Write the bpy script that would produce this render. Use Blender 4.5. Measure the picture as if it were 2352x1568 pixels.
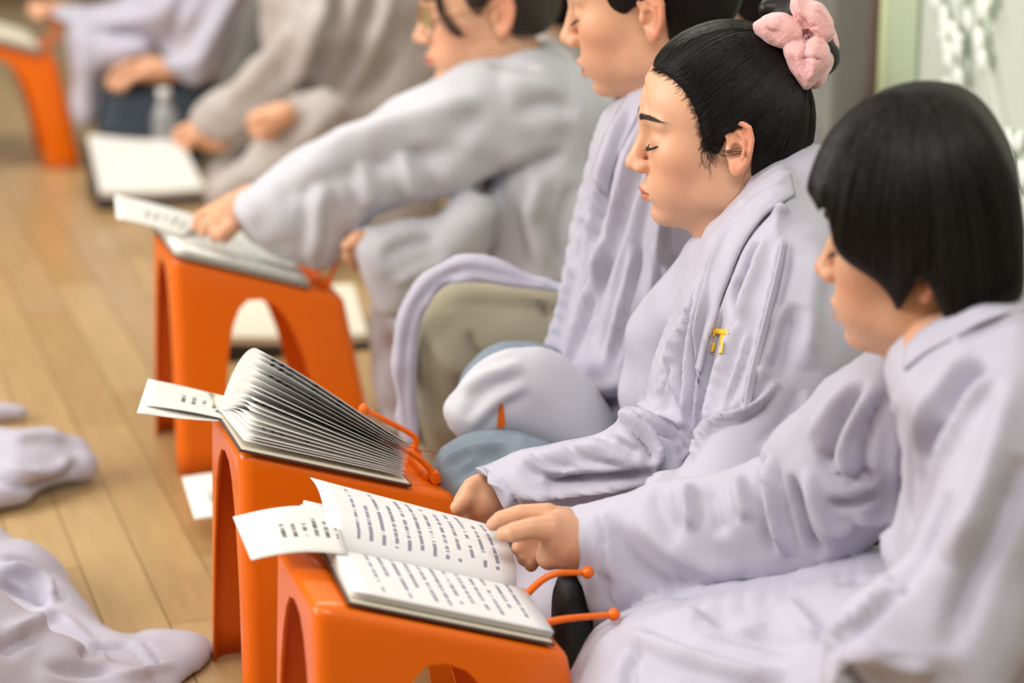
import bpy, bmesh, math, random
import numpy as np
from mathutils import Vector, Matrix
from mathutils.bvhtree import BVHTree

random.seed(7); RNG = np.random.default_rng(7)
scene = bpy.context.scene
COL = scene.collection
for o in list(bpy.data.objects): bpy.data.objects.remove(o)

# ------------------------------------------------------------------ camera
IMG_W, IMG_H, FPX = 2352, 1568, 5553.0
PITCH, YAW, CAM_H = math.radians(17), math.radians(18), 1.21
CAM = np.array([0.0, 0.0, CAM_H])
FWD = np.array([math.sin(YAW)*math.cos(PITCH), math.cos(YAW)*math.cos(PITCH), -math.sin(PITCH)])
RGT = np.array([math.cos(YAW), -math.sin(YAW), 0.0])
UPV = np.cross(RGT, FWD)
cd = bpy.data.cameras.new('camera'); cam = bpy.data.objects.new('camera', cd); COL.objects.link(cam)
cam.matrix_world = Matrix(((RGT[0], UPV[0], -FWD[0], CAM[0]), (RGT[1], UPV[1], -FWD[1], CAM[1]), (RGT[2], UPV[2], -FWD[2], CAM[2]), (0, 0, 0, 1)))
cd.sensor_width = 36; cd.lens = FPX*36/IMG_W; cd.clip_start = 0.05
cd.dof.use_dof = True; cd.dof.focus_distance = 2.58; cd.dof.aperture_fstop = 2.6
scene.camera = cam

def ray(px, py): return FWD + RGT*(px-IMG_W/2)/FPX - UPV*(py-IMG_H/2)/FPX
def at_z(px, py, z):                       # point at camera depth z (metres)
    return CAM + ray(px, py)*z
def on_floor(px, py, h=0.0):
    r = ray(px, py); return CAM + r*((h-CAM[2])/r[2])
def on_y(px, py, y):
    r = ray(px, py); return CAM + r*(y/r[1])
def on_x(px, py, x):
    r = ray(px, py); return CAM + r*(x/r[0])

# ------------------------------------------------------------------ light and colour management
vs = scene.view_settings
scene.display_settings.display_device = 'sRGB'
vs.view_transform = 'Standard'; vs.look = 'None'; vs.gamma = 1; vs.exposure = 0.0; vs.use_curve_mapping = False
W = bpy.data.worlds.new('world'); scene.world = W; W.use_nodes = True
bg = W.node_tree.nodes['Background']; bg.inputs[0].default_value = (0.86, 0.92, 1.0, 1); bg.inputs[1].default_value = 0.22
def area(name, loc, target, size, size_y, power, color):
    l = bpy.data.lights.new(name, 'AREA'); l.shape = 'RECTANGLE'; l.size = size; l.size_y = size_y; l.energy = power; l.color = color
    o = bpy.data.objects.new(name, l); COL.objects.link(o); o.location = loc
    o.rotation_euler = (Vector(target)-Vector(loc)).to_track_quat('-Z', 'Y').to_euler()
    return o
area('window_daylight', (-3.0, 3.2, 2.0), (0.9, 2.7, 0.4), 3.0, 1.6, 150, (1.0, 0.97, 0.93))
area('overhead_fill', (0.3, 1.0, 2.65), (0.9, 2.8, 0.3), 2.0, 1.0, 54, (1.0, 0.97, 0.94))  # unseen soft fill lamp overhead, added to brighten the row
area('overhead_fill', (0.6, 4.6, 2.65), (0.6, 4.6, 0.0), 2.0, 1.0, 50, (1.0, 0.97, 0.92))  # second added fill lamp, unseen, over the far end

# ------------------------------------------------------------------ materials
def new_mat(name):
    m = bpy.data.materials.new(name); m.use_nodes = True
    nt = m.node_tree; return m, nt, nt.nodes['Principled BSDF']
def mat(name, col, rough=0.5, var=0.06, scale=30, bump=0.0, bscale=200, spec=0.5, sheen=0.0, sss=0.0, coat=0.0, trans=0.0, stretch=None, vcol=False, bdist=0.002, alpha=None):
    m, nt, b = new_mat(name); N, L = nt.nodes, nt.links
    tc = N.new('ShaderNodeTexCoord'); mp = N.new('ShaderNodeMapping'); L.new(tc.outputs['Object'], mp.inputs[0])
    if stretch: mp.inputs['Scale'].default_value = stretch
    nz = N.new('ShaderNodeTexNoise'); nz.inputs['Scale'].default_value = scale; nz.inputs['Detail'].default_value = 4; L.new(mp.outputs[0], nz.inputs['Vector'])
    rp = N.new('ShaderNodeMapRange'); rp.inputs['To Min'].default_value = 1-var; rp.inputs['To Max'].default_value = 1+var; L.new(nz.outputs[0], rp.inputs[0])
    mx = N.new('ShaderNodeMix'); mx.data_type = 'RGBA'; mx.blend_type = 'MULTIPLY'; mx.inputs[0].default_value = 1
    if vcol:
        a = N.new('ShaderNodeVertexColor'); a.layer_name = 'Col'; L.new(a.outputs[0], mx.inputs[6])
    else: mx.inputs[6].default_value = (*col, 1)
    L.new(rp.outputs[0], mx.inputs[7]); L.new(mx.outputs[2], b.inputs['Base Color'])
    b.inputs['Roughness'].default_value = rough; b.inputs['Specular IOR Level'].default_value = spec
    b.inputs['Sheen Weight'].default_value = sheen; b.inputs['Coat Weight'].default_value = coat
    if sss:
        b.inputs['Subsurface Weight'].default_value = sss; b.inputs['Subsurface Radius'].default_value = (1.0, 0.35, 0.2); b.inputs['Subsurface Scale'].default_value = 0.006
    if trans: b.inputs['Transmission Weight'].default_value = trans
    if bump:
        n2 = N.new('ShaderNodeTexNoise'); n2.inputs['Scale'].default_value = bscale; n2.inputs['Detail'].default_value = 3; L.new(mp.outputs[0], n2.inputs['Vector'])
        bp = N.new('ShaderNodeBump'); bp.inputs['Strength'].default_value = bump; bp.inputs['Distance'].default_value = bdist
        L.new(n2.outputs[0], bp.inputs['Height']); L.new(bp.outputs[0], b.inputs['Normal'])
    return m

def math_node(nt, op, a, b=None):
    n = nt.nodes.new('ShaderNodeMath'); n.operation = op
    for i, v in enumerate((a, b)):
        if v is None: continue
        if isinstance(v, (int, float)): n.inputs[i].default_value = v
        else: nt.links.new(v, n.inputs[i])
    return n.outputs[0]
def page_mat(name, paper, lines, chars, u0=0.1, u1=0.92, v0=0.1, v1=0.9, seed=0.0, ink=(0.05, 0.05, 0.07), bold=0.30, short=0.35):
    """paper with printed lines of text laid out by the sheet's own UV map"""
    m, nt, b = new_mat(name); N, L = nt.nodes, nt.links
    uv = N.new('ShaderNodeUVMap'); sp = N.new('ShaderNodeSeparateXYZ'); L.new(uv.outputs[0], sp.inputs[0])
    u, v = sp.outputs[0], sp.outputs[1]
    vv = math_node(nt, 'MULTIPLY', v, lines); li = math_node(nt, 'FLOOR', vv); lf = math_node(nt, 'FRACT', vv)
    band = math_node(nt, 'LESS_THAN', math_node(nt, 'ABSOLUTE', math_node(nt, 'SUBTRACT', lf, 0.5)), bold)
    def noise(su, so):
        c = N.new('ShaderNodeCombineXYZ'); L.new(math_node(nt, 'MULTIPLY', u, su), c.inputs[0]); L.new(math_node(nt, 'MULTIPLY', li, 7.31), c.inputs[1]); c.inputs[2].default_value = so+seed
        n = N.new('ShaderNodeTexNoise'); n.inputs['Scale'].default_value = 1.0; n.inputs['Detail'].default_value = 1; L.new(c.outputs[0], n.inputs['Vector']); return n.outputs[0]
    ch = math_node(nt, 'GREATER_THAN', noise(chars, 0.0), 0.42)
    wd = math_node(nt, 'GREATER_THAN', noise(chars*0.28, 9.0), 0.40)
    wn = N.new('ShaderNodeTexWhiteNoise'); wn.noise_dimensions = '1D'; L.new(math_node(nt, 'ADD', li, seed*3.7+0.5), wn.inputs['W'])
    end = math_node(nt, 'SUBTRACT', u1, math_node(nt, 'MULTIPLY', math_node(nt, 'POWER', wn.outputs[0], 2.0), short))
    k = math_node(nt, 'MULTIPLY', math_node(nt, 'GREATER_THAN', u, u0), math_node(nt, 'LESS_THAN', u, end))
    k = math_node(nt, 'MULTIPLY', k, math_node(nt, 'MULTIPLY', math_node(nt, 'GREATER_THAN', v, v0), math_node(nt, 'LESS_THAN', v, v1)))
    k = math_node(nt, 'MULTIPLY', k, math_node(nt, 'MULTIPLY', band, math_node(nt, 'MULTIPLY', ch, wd)))
    mx = N.new('ShaderNodeMix'); mx.data_type = 'RGBA'; L.new(k, mx.inputs[0]); mx.inputs[6].default_value = (*paper, 1); mx.inputs[7].default_value = (*ink, 1)
    L.new(mx.outputs[2], b.inputs['Base Color']); b.inputs['Roughness'].default_value = 0.75; b.inputs['Specular IOR Level'].default_value = 0.25
    return m

# ------------------------------------------------------------------ object helpers
def tag(o, label=None, cat=None, group=None, kind=None):
    if label: o['label'] = label
    if cat: o['category'] = cat
    if group: o['group'] = group
    if kind: o['kind'] = kind
    return o
def empty(name, loc, label, cat, group=None, rotz=0.0):
    o = bpy.data.objects.new(name, None); COL.objects.link(o); o.location = loc; o.rotation_euler = (0, 0, rotz); o.empty_display_size = 0.05
    return tag(o, label, cat, group)
def link(name, me, material, parent=None, keep_world=True):
    o = bpy.data.objects.new(name, me); COL.objects.link(o)
    for m in (material if isinstance(material, (list, tuple)) else [material]):
        if m is not None: me.materials.append(m)
    if parent is not None:
        o.parent = parent
        if keep_world:
            bpy.context.view_layer.update(); o.matrix_parent_inverse = parent.matrix_world.inverted()
    return o
def mesh_from(name, V, Fc, smooth=True):
    me = bpy.data.meshes.new(name); me.from_pydata([tuple(map(float, v)) for v in V], [], [tuple(map(int, f)) for f in Fc]); me.update()
    if smooth: me.polygons.foreach_set('use_smooth', [True]*len(me.polygons))
    return me
def mesh_quads(name, V, Q, smooth=True):
    """fast builder for big all-quad meshes"""
    me = bpy.data.meshes.new(name); n = len(Q)
    me.vertices.add(len(V)); me.vertices.foreach_set('co', np.asarray(V, np.float32).ravel())
    me.loops.add(4*n); me.polygons.add(n)
    me.polygons.foreach_set('loop_start', np.arange(0, 4*n, 4, dtype=np.int32))
    me.loops.foreach_set('vertex_index', np.asarray(Q, np.int32).ravel())
    me.update(calc_edges=True); me.validate()
    if smooth: me.polygons.foreach_set('use_smooth', np.ones(len(me.polygons), bool))
    return me
def grid_mesh(name, P, uv=True, smooth=True):
    """P: (nu, nv, 3) grid of points -> sheet with a UV map"""
    nu, nv = P.shape[:2]; V = P.reshape(-1, 3)
    i, j = np.meshgrid(np.arange(nu-1), np.arange(nv-1), indexing='ij'); a = (i*nv+j).ravel()
    Q = np.stack([a, a+nv, a+nv+1, a+1], 1)
    me = mesh_quads(name, V, Q, smooth)
    if uv:
        l = me.uv_layers.new(name='UVMap'); vi = np.zeros(len(me.loops), np.int32); me.loops.foreach_get('vertex_index', vi)
        U = np.stack([(vi//nv)/(nu-1), (vi % nv)/(nv-1)], 1).astype(np.float32); l.data.foreach_set('uv', U.ravel())
    return me
def solid(o, t, offset=0.0, rim=True):
    s = o.modifiers.new('solidify', 'SOLIDIFY'); s.thickness = t; s.offset = offset; s.use_rim = rim
def bevel(o, w, seg=2, angle=40):
    b = o.modifiers.new('bevel', 'BEVEL'); b.width = w; b.segments = seg; b.limit_method = 'ANGLE'; b.angle_limit = math.radians(angle)
def box_mesh(name, size, center=(0, 0, 0)):
    bm = bmesh.new(); bmesh.ops.create_cube(bm, size=1)
    for v in bm.verts: v.co = Vector((v.co.x*size[0]+center[0], v.co.y*size[1]+center[1], v.co.z*size[2]+center[2]))
    me = bpy.data.meshes.new(name); bm.to_mesh(me); bm.free(); return me
def tube(name, pts, radii, sides=12, caps=True):
    """round tube along a polyline, parallel-transport frame"""
    P = np.asarray(pts, float); n = len(P); R = np.broadcast_to(np.asarray(radii, float), (n,))
    T = np.gradient(P, axis=0); T /= np.linalg.norm(T, axis=1)[:, None]
    a = np.array([0, 0, 1.0]) if abs(T[0][2]) < 0.9 else np.array([1.0, 0, 0])
    u = np.cross(T[0], a); u /= np.linalg.norm(u); V = []
    for k in range(n):
        u = u - T[k]*np.dot(u, T[k]); u /= np.linalg.norm(u); w = np.cross(T[k], u)
        for s in range(sides):
            t = 2*math.pi*s/sides; V.append(P[k]+R[k]*(math.cos(t)*u+math.sin(t)*w))
    Fc = [(k*sides+s, k*sides+(s+1) % sides, (k+1)*sides+(s+1) % sides, (k+1)*sides+s) for k in range(n-1) for s in range(sides)]
    if caps: Fc += [tuple(range(sides))[::-1], tuple((n-1)*sides+s for s in range(sides))]
    return V, Fc
def smooth_line(P, n=24):
    """Catmull-Rom through points"""
    P = np.asarray(P, float); Q = np.vstack([2*P[0]-P[1], P, 2*P[-1]-P[-2]]); out = []
    m = len(P)-1
    for k in range(n):
        t = k/(n-1)*m; i = min(int(t), m-1); t -= i; a, b, c, d = Q[i:i+4]
        out.append(0.5*((2*b)+(-a+c)*t+(2*a-5*b+4*c-d)*t*t+(-a+3*b-3*c+d)*t**3))
    return np.array(out)
# ================================================================== the room
M_WOOD = []
for i, c in enumerate([(0.455, 0.295, 0.135), (0.42, 0.265, 0.115), (0.485, 0.325, 0.155), (0.44, 0.29, 0.145)]):
    M_WOOD.append(mat('floor_wood_%d' % i, c, rough=0.32, var=0.22, scale=9, bump=0.12, bscale=40, stretch=(6, 0.7, 1), coat=0.15))
M_GAP = mat('floor_joint', (0.24, 0.13, 0.05), 0.6)
def slab(name, x0, x1, y0, y1, z0, z1, m, kind='structure', parent=None):
    o = link(name, box_mesh(name, (x1-x0, y1-y0, z1-z0), ((x0+x1)/2, (y0+y1)/2, (z0+z1)/2)), m, parent)
    if parent is None: tag(o, kind=kind)
    return o
floor = slab('floor', -4, 2.2, -2.0, 9, -0.06, -0.004, M_GAP)
tag(floor, 'honey-coloured wooden plank floor under the stools', 'floor')
# planks run with the rows; those in view are pieces of their own
pw, x = 0.078, -0.72; row = 0; plank_me = {}
while x < 1.62:
    y = 1.5-random.random()*0.7
    while y < 7.4:
        ln = (0.66, 0.9, 0.78)[random.randrange(3)]
        if y+ln > 1.5:
            k = random.randrange(4)
            if (ln, k) not in plank_me:
                me = box_mesh('plank', (pw-0.0016, ln-0.0016, 0.012)); me.materials.append(M_WOOD[k]); plank_me[(ln, k)] = me
            if (x < 1.25 or y > 3) and not (x < 0.0 and y > 6.3):
                o = bpy.data.objects.new('plank', plank_me[(ln, k)]); COL.objects.link(o)
                o.location = (x+pw/2, y+ln/2, -0.006+random.uniform(-0.0004, 0)); o.parent = floor
        y += ln
    x += pw; row += 1
far_floor = slab('floor_boards_far', -4, -0.72, -2, 9, -0.012, -0.0005, M_WOOD[0], parent=floor)
far_floor2 = slab('floor_boards_near', -0.72, 2.2, -2, 0.7, -0.012, -0.0005, M_WOOD[1], parent=floor); 

M_WALL = mat('plaster', (0.55, 0.58, 0.52), 0.8, 0.04, 6)
slab('wall_right', 1.86, 1.96, -2, 9, 0, 2.8, M_WALL); slab('wall_back', -4, 1.86, 9, 9.1, 0, 2.8, M_WALL)
slab('ceiling', -4, 1.96, -2, 9.1, 2.8, 2.9, mat('ceiling_white', (0.8, 0.8, 0.78), 0.8))
slab('wall_front', -4, 1.96, -2.1, -2, 0, 2.8, M_WALL)
for y0, y1, z0, z1 in ((-2, 0.9, 0, 2.8), (5.5, 9, 0, 2.8), (0.9, 5.5, 0, 0.9), (0.9, 5.5, 2.75, 2.8)):
    slab('wall_left', -4.1, -4, y0, y1, z0, z1, M_WALL)

# curtains hang on the right wall, behind the row of people
def curtain(name, y0, y1, x, amp, waves, m, label, z1=2.5, thick=0.002):
    n = max(24, int(waves*14)); P = np.zeros((n, 12, 3))
    for i in range(n):
        t = i/(n-1); y = y0+(y1-y0)*t
        for j in range(12):
            z = 0.02+z1*j/11
            P[i, j] = (x+amp*math.sin(2*math.pi*waves*t+0.6*math.sin(3*t))*(0.85+0.15*math.cos(5*t+j*0.1)), y, z)
    o = link(name, grid_mesh(name, P), m); solid(o, thick); return tag(o, label, 'curtain')
M_CURT = mat('grey_curtain', (0.30, 0.31, 0.27), 0.8, 0.05, 20, 0.2, 300)
M_LACE = mat('lace_net', (0.60, 0.66, 0.56), 0.85, 0.06, 60, 0.4, 900)
M_LACEW = mat('lace_white', (0.86, 0.92, 0.85), 0.8, 0.04, 60)
XW = 1.74
yb = float(on_x(2040, 100, XW)[1])
curtain('grey_curtain', yb+0.035, yb+2.4, XW, 0.02, 15, M_CURT, 'grey pleated curtain hanging behind the woman with the pink scrunchie')
rod = link('door_frame_post', box_mesh('post', (0.03, 0.022, 2.5), (XW-0.005, yb+0.02, 1.25)), mat('brown_wood', (0.16, 0.11, 0.085), 0.5)); tag(rod, 'narrow dark brown upright strip between the two curtains', 'door frame')
lace = curtain('lace_curtain', 0.9, yb-0.0, XW, 0.006, 7, M_LACE, 'pale green lace curtain with white leaf embroidery at right')
hem = link('hem_band', box_mesh('hem', (0.006, 0.02, 2.5), (XW-0.012, yb-0.008, 1.26)), mat('lace_hem', (0.66, 0.72, 0.42), 0.8), lace)
hem2 = link('plain_band', box_mesh('hem2', (0.004, 0.10, 2.5), (XW-0.0105, yb-0.068, 1.26)), mat('lace_band', (0.47, 0.55, 0.38), 0.8), lace)
def leaf_mesh(name, L, Wd):
    n = 10; V = []; Fc = []
    for i in range(n+1):
        t = i/n; w = Wd*math.sin(math.pi*t**0.8)**0.8*0.5
        V += [(-w, L*t, 0.0), (w, L*t, 0.0), (0, L*t, 0.004*math.sin(math.pi*t))]
    for i in range(n):
        a = 3*i; Fc += [(a, a+2, a+5, a+3), (a+2, a+1, a+4, a+5)]
    me = mesh_from(name, V, Fc); me.materials.append(M_LACEW); return me
LEAF = leaf_mesh('leaf', 0.034, 0.022)
def lace_pt(px, py): 
    p = on_x(px, py, XW-0.016); return p
def put_leaf(px, py, ang, s=1.0):
    o = bpy.data.objects.new('leaf', LEAF); COL.objects.link(o)
    p = lace_pt(px, py); a = math.radians(ang)
    d = Vector((0, -math.sin(a), math.cos(a))); nrm = Vector((-1, 0, 0)); sd = d.cross(nrm)
    o.matrix_world = Matrix(((sd.x*s, d.x*s, nrm.x*s, p[0]), (sd.y*s, d.y*s, nrm.y*s, p[1]), (sd.z*s, d.z*s, nrm.z*s, p[2]), (0, 0, 0, 1)))
    o.parent = lace
def stem(pts, r=0.0028):
    P = smooth_line([lace_pt(*p) for p in pts], 20); V, Fc = tube('stem', P, r, 6); link('embroidered_stem', mesh_from('stem', V, Fc), M_LACEW, lace)
stem([(2155, -30), (2165, 60), (2185, 130), (2190, 190), (2178, 260)]); stem([(2192, -20), (2197, 60), (2206, 110), (2195, 180), (2188, 215)])
stem([(2250, -20), (2245, 50), (2238, 90), (2243, 135)], 0.002)
for px, py, a, s in [(2140, 15, 20, .9), (2150, 20, -40, .9), (2160, 80, 30, 1), (2170, 60, -10, .9), (2155, 85, 60, .8), (2165, 145, 60, .9), (2172, 130, -20, .7),
                     (2195, 85, -60, 1.0), (2210, 108, -100, 1.1), (2225, 70, -20, .9), (2185, 95, 70, 1.0), (2250, 60, -170, 1.2), (2262, 115, -150, 1.0), (2245, 40, 30, 1.1), (2262, 45, -30, 1.1),
                     (2260, 5, 10, 1.0), (2275, 15, -40, 1.0), (2205, 5, -30, .9), (2190, 3, 20, .8), (2165, 220, 20, .9), (2190, 225, -170, .9), (2205, 200, -20, .9)]:
    put_leaf(px, py, a, s*1.12)
stem([(2268, 150), (2285, 230), (2300, 300), (2318, 350), (2330, 420), (2336, 500)], 0.0012)
for px, py, a, s in [(2290, 320, 170, .7), (2320, 350, -20, 1.0), (2330, 345, 30, 1.0), (2325, 380, -60, 1.1), (2330, 395, 60, 1), (2325, 420, -120, 1.1), (2340, 430, 20, 1.1), (2332, 460, 100, 1.0), (2340, 480, -40, 1.1),
                     (2345, 520, 0, 1.2), (2340, 545, 170, 1.2), (2352, 560, 30, 1.1)]:
    put_leaf(px, py, a, s*1.12)
# ================================================================== orange plastic reading stools
M_ORANGE = mat('orange_plastic', (0.80, 0.145, 0.001), 0.30, 0.03, 5, 0.03, 60, coat=0.12, sss=0.1, spec=0.4)
SL, SW, HL, HR = 0.25, 0.168, 0.322, 0.240          # top length, width, height at far-from-reader and reader end
def stool_pt(a, b, t):
    bx, by = -0.008+a*0.298, -0.026+b*0.216
    tx, ty = a*SL, b*SW
    x, y = bx+(tx-bx)*t, by+(ty-by)*t
    return (x, y, t*(HL+(HR-HL)*min(max(tx/SL, 0), 1)))
def perimeter():
    """list of (a, b, arch_t, corner index) round the stool; corners are rounded"""
    rx, ry = 0.065, 0.085; out = []
    corners = [((rx, ry), math.pi, 0), ((1-rx, ry), 1.5*math.pi, 1), ((1-rx, 1-ry), 0, 2), ((rx, 1-ry), 0.5*math.pi, 3)]
    for ci, (c, a0, k) in enumerate(corners):
        for i in range(7):
            th = a0+0.5*math.pi*i/6; out.append((c[0]+rx*math.cos(th), c[1]+ry*math.sin(th), 0.0, ci))
        s0, s1, apex, p = ((0.25, 0.735, 0.885, 2.6), (0.29, 0.71, 0.80, 2.6), (0.265, 0.75, 0.83, 2.6), (0.10, 0.90, 0.92, 2.6))[ci]
        nx = 15; m = (s0+s1)/2; w = (s1-s0)/2
        for i in range(nx):
            th = math.pi*i/(nx-1); cs = math.cos(th)
            s = m-w*math.copysign(abs(cs)**(2/p), cs); ta = apex*max(0.0, math.sin(th))**(2/p)
            if i in (0, nx-1): ta = 0.0
            a, b = ((s, 0), (1, s), (1-s, 1), (0, 1-s))[ci]
            corner = ci if i < nx/2 else (ci+1) % 4
            out.append((a, b, ta, corner))
    return out
PERIM = perimeter(); T_SPLIT = 0.55
def stool_meshes(th=0.003):
    """one moulded shell with an inner skin, cut level into the top and four legs; the cut parts keep the shell's normals"""
    n = len(PERIM); rows = 12; V, Fc, part = [], [], []
    sh = lambda a, b, t, i: (lambda p, q: (p[0]+(q[0]-p[0])*i, p[1]+(q[1]-p[1])*i, p[2]))(stool_pt(a, b, t), stool_pt(0.5, 0.5, t))
    lev = [0.0]
    def col(a, b, ta, inner):
        ts = max(ta, T_SPLIT); lo = [ta+(T_SPLIT-ta)*r/5 for r in range(6)] if ta < T_SPLIT else [ta]*6
        hi = [ts+(0.965-ts)*r/6 for r in range(1, 7)]; o = len(V)
        for t in lo+hi:
            x, y, z = stool_pt(a, b, t)
            if inner:
                cx, cy, _ = stool_pt(0.5, 0.5, t); dx, dy = x-cx, y-cy; x, y = x-math.copysign(min(th*1.2, abs(dx)), dx)*(abs(a-0.5) > 0.4), y-math.copysign(min(th*1.2, abs(dy)), dy)*(abs(b-0.5) > 0.4)
            V.append((x, y, z))
        return o
    out = [col(a, b, ta, False) for a, b, ta, c in PERIM]; inn = [col(a, b, ta, True) for a, b, ta, c in PERIM]
    def q(f, p): 
        if len(set(V[i] for i in f)) >= 3: Fc.append(f); part.append(p)
    for i in range(n):
        j = (i+1) % n; c = PERIM[i][3] if PERIM[i][2] <= PERIM[j][2] else PERIM[j][3]
        for r in range(rows-1):
            p = c if r < 5 else 4
            q((out[i]+r, out[j]+r, out[j]+r+1, out[i]+r+1), p); q((inn[i]+r, inn[i]+r+1, inn[j]+r+1, inn[j]+r), p)
        low = c if min(PERIM[i][2], PERIM[j][2]) < T_SPLIT else 4
        q((out[i], inn[i], inn[j], out[j]), low)
    prev = [o+rows-1 for o in out]
    for ins, t in ((0.99, 0.982), (0.955, 1.0), (0.6, 1.0), (0.25, 1.0)):
        cur = []
        for a, b, ta, c in PERIM: V.append(stool_pt(0.5+(a-0.5)*ins, 0.5+(b-0.5)*ins, t)); cur.append(len(V)-1)
        for i in range(n): q((prev[i], prev[(i+1) % n], cur[(i+1) % n], cur[i]), 4)
        prev = cur
    q(tuple(prev), 4)
    prev = [o+rows-1 for o in inn]
    q(tuple(prev[::-1]), 4)
    whole = mesh_from('shell', V, Fc); N = [None]*len(V)
    cn = {}
    for p in whole.polygons:
        for li in p.loop_indices: cn[(p.index, whole.loops[li].vertex_index)] = tuple(whole.corner_normals[li].vector)
    res = []
    for k in (4, 0, 1, 2, 3):
        idx = [i for i in range(len(Fc)) if part[i] == k]; used = sorted({v for i in idx for v in Fc[i]}); mp = {v: i for i, v in enumerate(used)}
        me = mesh_from('stool_top' if k == 4 else 'leg', [V[v] for v in used], [[mp[v] for v in Fc[i]] for i in idx])
        me.normals_split_custom_set([cn[(i, v)] for i in idx for v in Fc[i]]); res.append(me)
    return res[0], res[1:]
TOP_ME, LEG_ME = stool_meshes()
RAIL_ME = box_mesh('rail', (0.020, 0.085, 0.010))
for me in [TOP_ME, RAIL_ME]+LEG_ME: me.materials.append(M_ORANGE)
def top_z(x): return HL+(HR-HL)*x/SL
def stool(loc, rotz, pegs, label):
    """pegs: list of (local y, [(dx, dz) offsets from the hinge in the x-z plane])"""
    s = empty('reading_stool', (loc[0], loc[1], 0), label, 'stool', 'orange reading stools', rotz)
    o = link('stool_top', TOP_ME, None, s, False)
    for me in LEG_ME:
        l = link('leg', me, None, s, False)
    r = link('hinge_rail', RAIL_ME, None, s, False); r.location = (0.230, 0.085, top_z(0.230)+0.004); r.rotation_euler = (0, math.atan2(HL-HR, SL), 0); bevel(r, 0.003, 2)
    for y, off in pegs:
        yw = loc[1]+y; P = [(0.232, y, top_z(0.232)+0.008)]+[tuple(on_y(px, py, yw)-np.array((loc[0], loc[1], 0))) for px, py in off]
        P = smooth_line(P, 14); V, Fc = tube('peg', P, np.linspace(0.0042, 0.003, 14), 10)
        p = link('page_peg', mesh_from('page_peg', V, Fc), M_ORANGE, s, False)
        bm = bmesh.new(); bmesh.ops.create_uvsphere(bm, u_segments=14, v_segments=10, radius=0.0066)
        me = bpy.data.meshes.new('ball'); bm.to_mesh(me); bm.free(); me.polygons.foreach_set('use_smooth', [True]*len(me.polygons))
        b = link('peg_ball', me, M_ORANGE, p, False); b.location = P[-1]
        bm = bmesh.new(); bmesh.ops.create_cone(bm, cap_ends=True, segments=14, radius1=0.007, radius2=0.007, depth=0.016, matrix=Matrix.Rotation(math.pi/2, 4, 'X'))
        me = bpy.data.meshes.new('hinge'); bm.to_mesh(me); bm.free()
        h = link('hinge', me, M_ORANGE, p, False); h.location = P[0]
    return s
S0, S1, S2, S3 = (0.432, 5.36), (0.566, 3.30), (0.487, 2.46), (0.465, 2.02)
st3 = stool(S3, 0.0, [(0.045, [(1300, 1421), (1410, 1411)]), (0.105, [(1262, 1322), (1350, 1314)])], 'nearest orange plastic reading stool, its page pegs swung out to the right')
st2 = stool(S2, 0.0, [(0.040, [(980, 1068), (945, 1040), (893, 1016)]), (0.125, [(955, 1008), (930, 988), (836, 939)])], 'orange plastic reading stool under the book with fanned-out pages')
st1 = stool(S1, 0.0, [(0.04, [(765, 625), (783, 572)]), (0.13, [(745, 600), (752, 560)])], "orange plastic reading stool beneath the reaching woman's hand")
st0 = stool(S0, 0.0, [(0.04, [(140, 70), (128, 50)]), (0.13, [(132, 55), (126, 30)])], 'farthest orange plastic reading stool, cut off by the upper left corner')

# ================================================================== books
M_COVER = mat('brown_cover', (0.085, 0.048, 0.045), 0.45, 0.1, 60, 0.2, 500)
M_PAPER = mat('page_paper', (0.84, 0.83, 0.80), 0.75, 0.02, 40); M_CREAM = mat('cream_paper', (0.76, 0.71, 0.58), 0.8, 0.03, 40)
M_TXT = page_mat('printed_page', (0.80, 0.80, 0.79), 19, 48, seed=1.0, bold=0.2)
M_TXT2 = page_mat('printed_page_b', (0.80, 0.80, 0.82), 15, 34, 0.10, 0.9, 0.16, 0.95, seed=4.0, ink=(0.28, 0.28, 0.36), bold=0.15)
M_TXT3 = page_mat('printed_page_c', (0.78, 0.80, 0.77), 22, 80, seed=8.0, ink=(0.42, 0.44, 0.42), bold=0.2)
M_SLIP = page_mat('leaflet_print', (0.80, 0.80, 0.77), 9, 40, 0.32, 0.78, 0.35, 0.95, seed=3.0, ink=(0.15, 0.15, 0.15), bold=0.2)
M_RIB = mat('red_ribbon', (0.55, 0.02, 0.03), 0.5)
def sheet(name, P, m, parent, t=0.0004):
    o = link(name, grid_mesh(name, P), m, parent, False); solid(o, t); return o
def book_root(stl, x0, y0, label, group='sutra books'):
    """an Empty on the sloping top; local x runs down the slope to the reader, y away, z off the surface"""
    b = empty('open_book', (0, 0, 0), label, 'book', group)
    ang = math.atan2(HL-HR, SL)
    b.location = (stl.location.x+x0, stl.location.y+y0, top_z(x0)+0.002); b.rotation_euler = (0, ang, 0)
    return b
def page_grid(L, w, y_sp, sgn, prof, nx=12, nr=14, x0=0.003, z0=0.004):
    """prof(r, t) -> (out, up) offsets of a page at fraction r from the spine and t along the spine"""
    P = np.zeros((nr, nx, 3))
    for i in range(nr):
        for j in range(nx):
            r, t = i/(nr-1), j/(nx-1); o, u = prof(r, t); P[i, j] = (x0+t*(L-2*x0), y_sp+sgn*o, z0+u)
    return P
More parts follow.
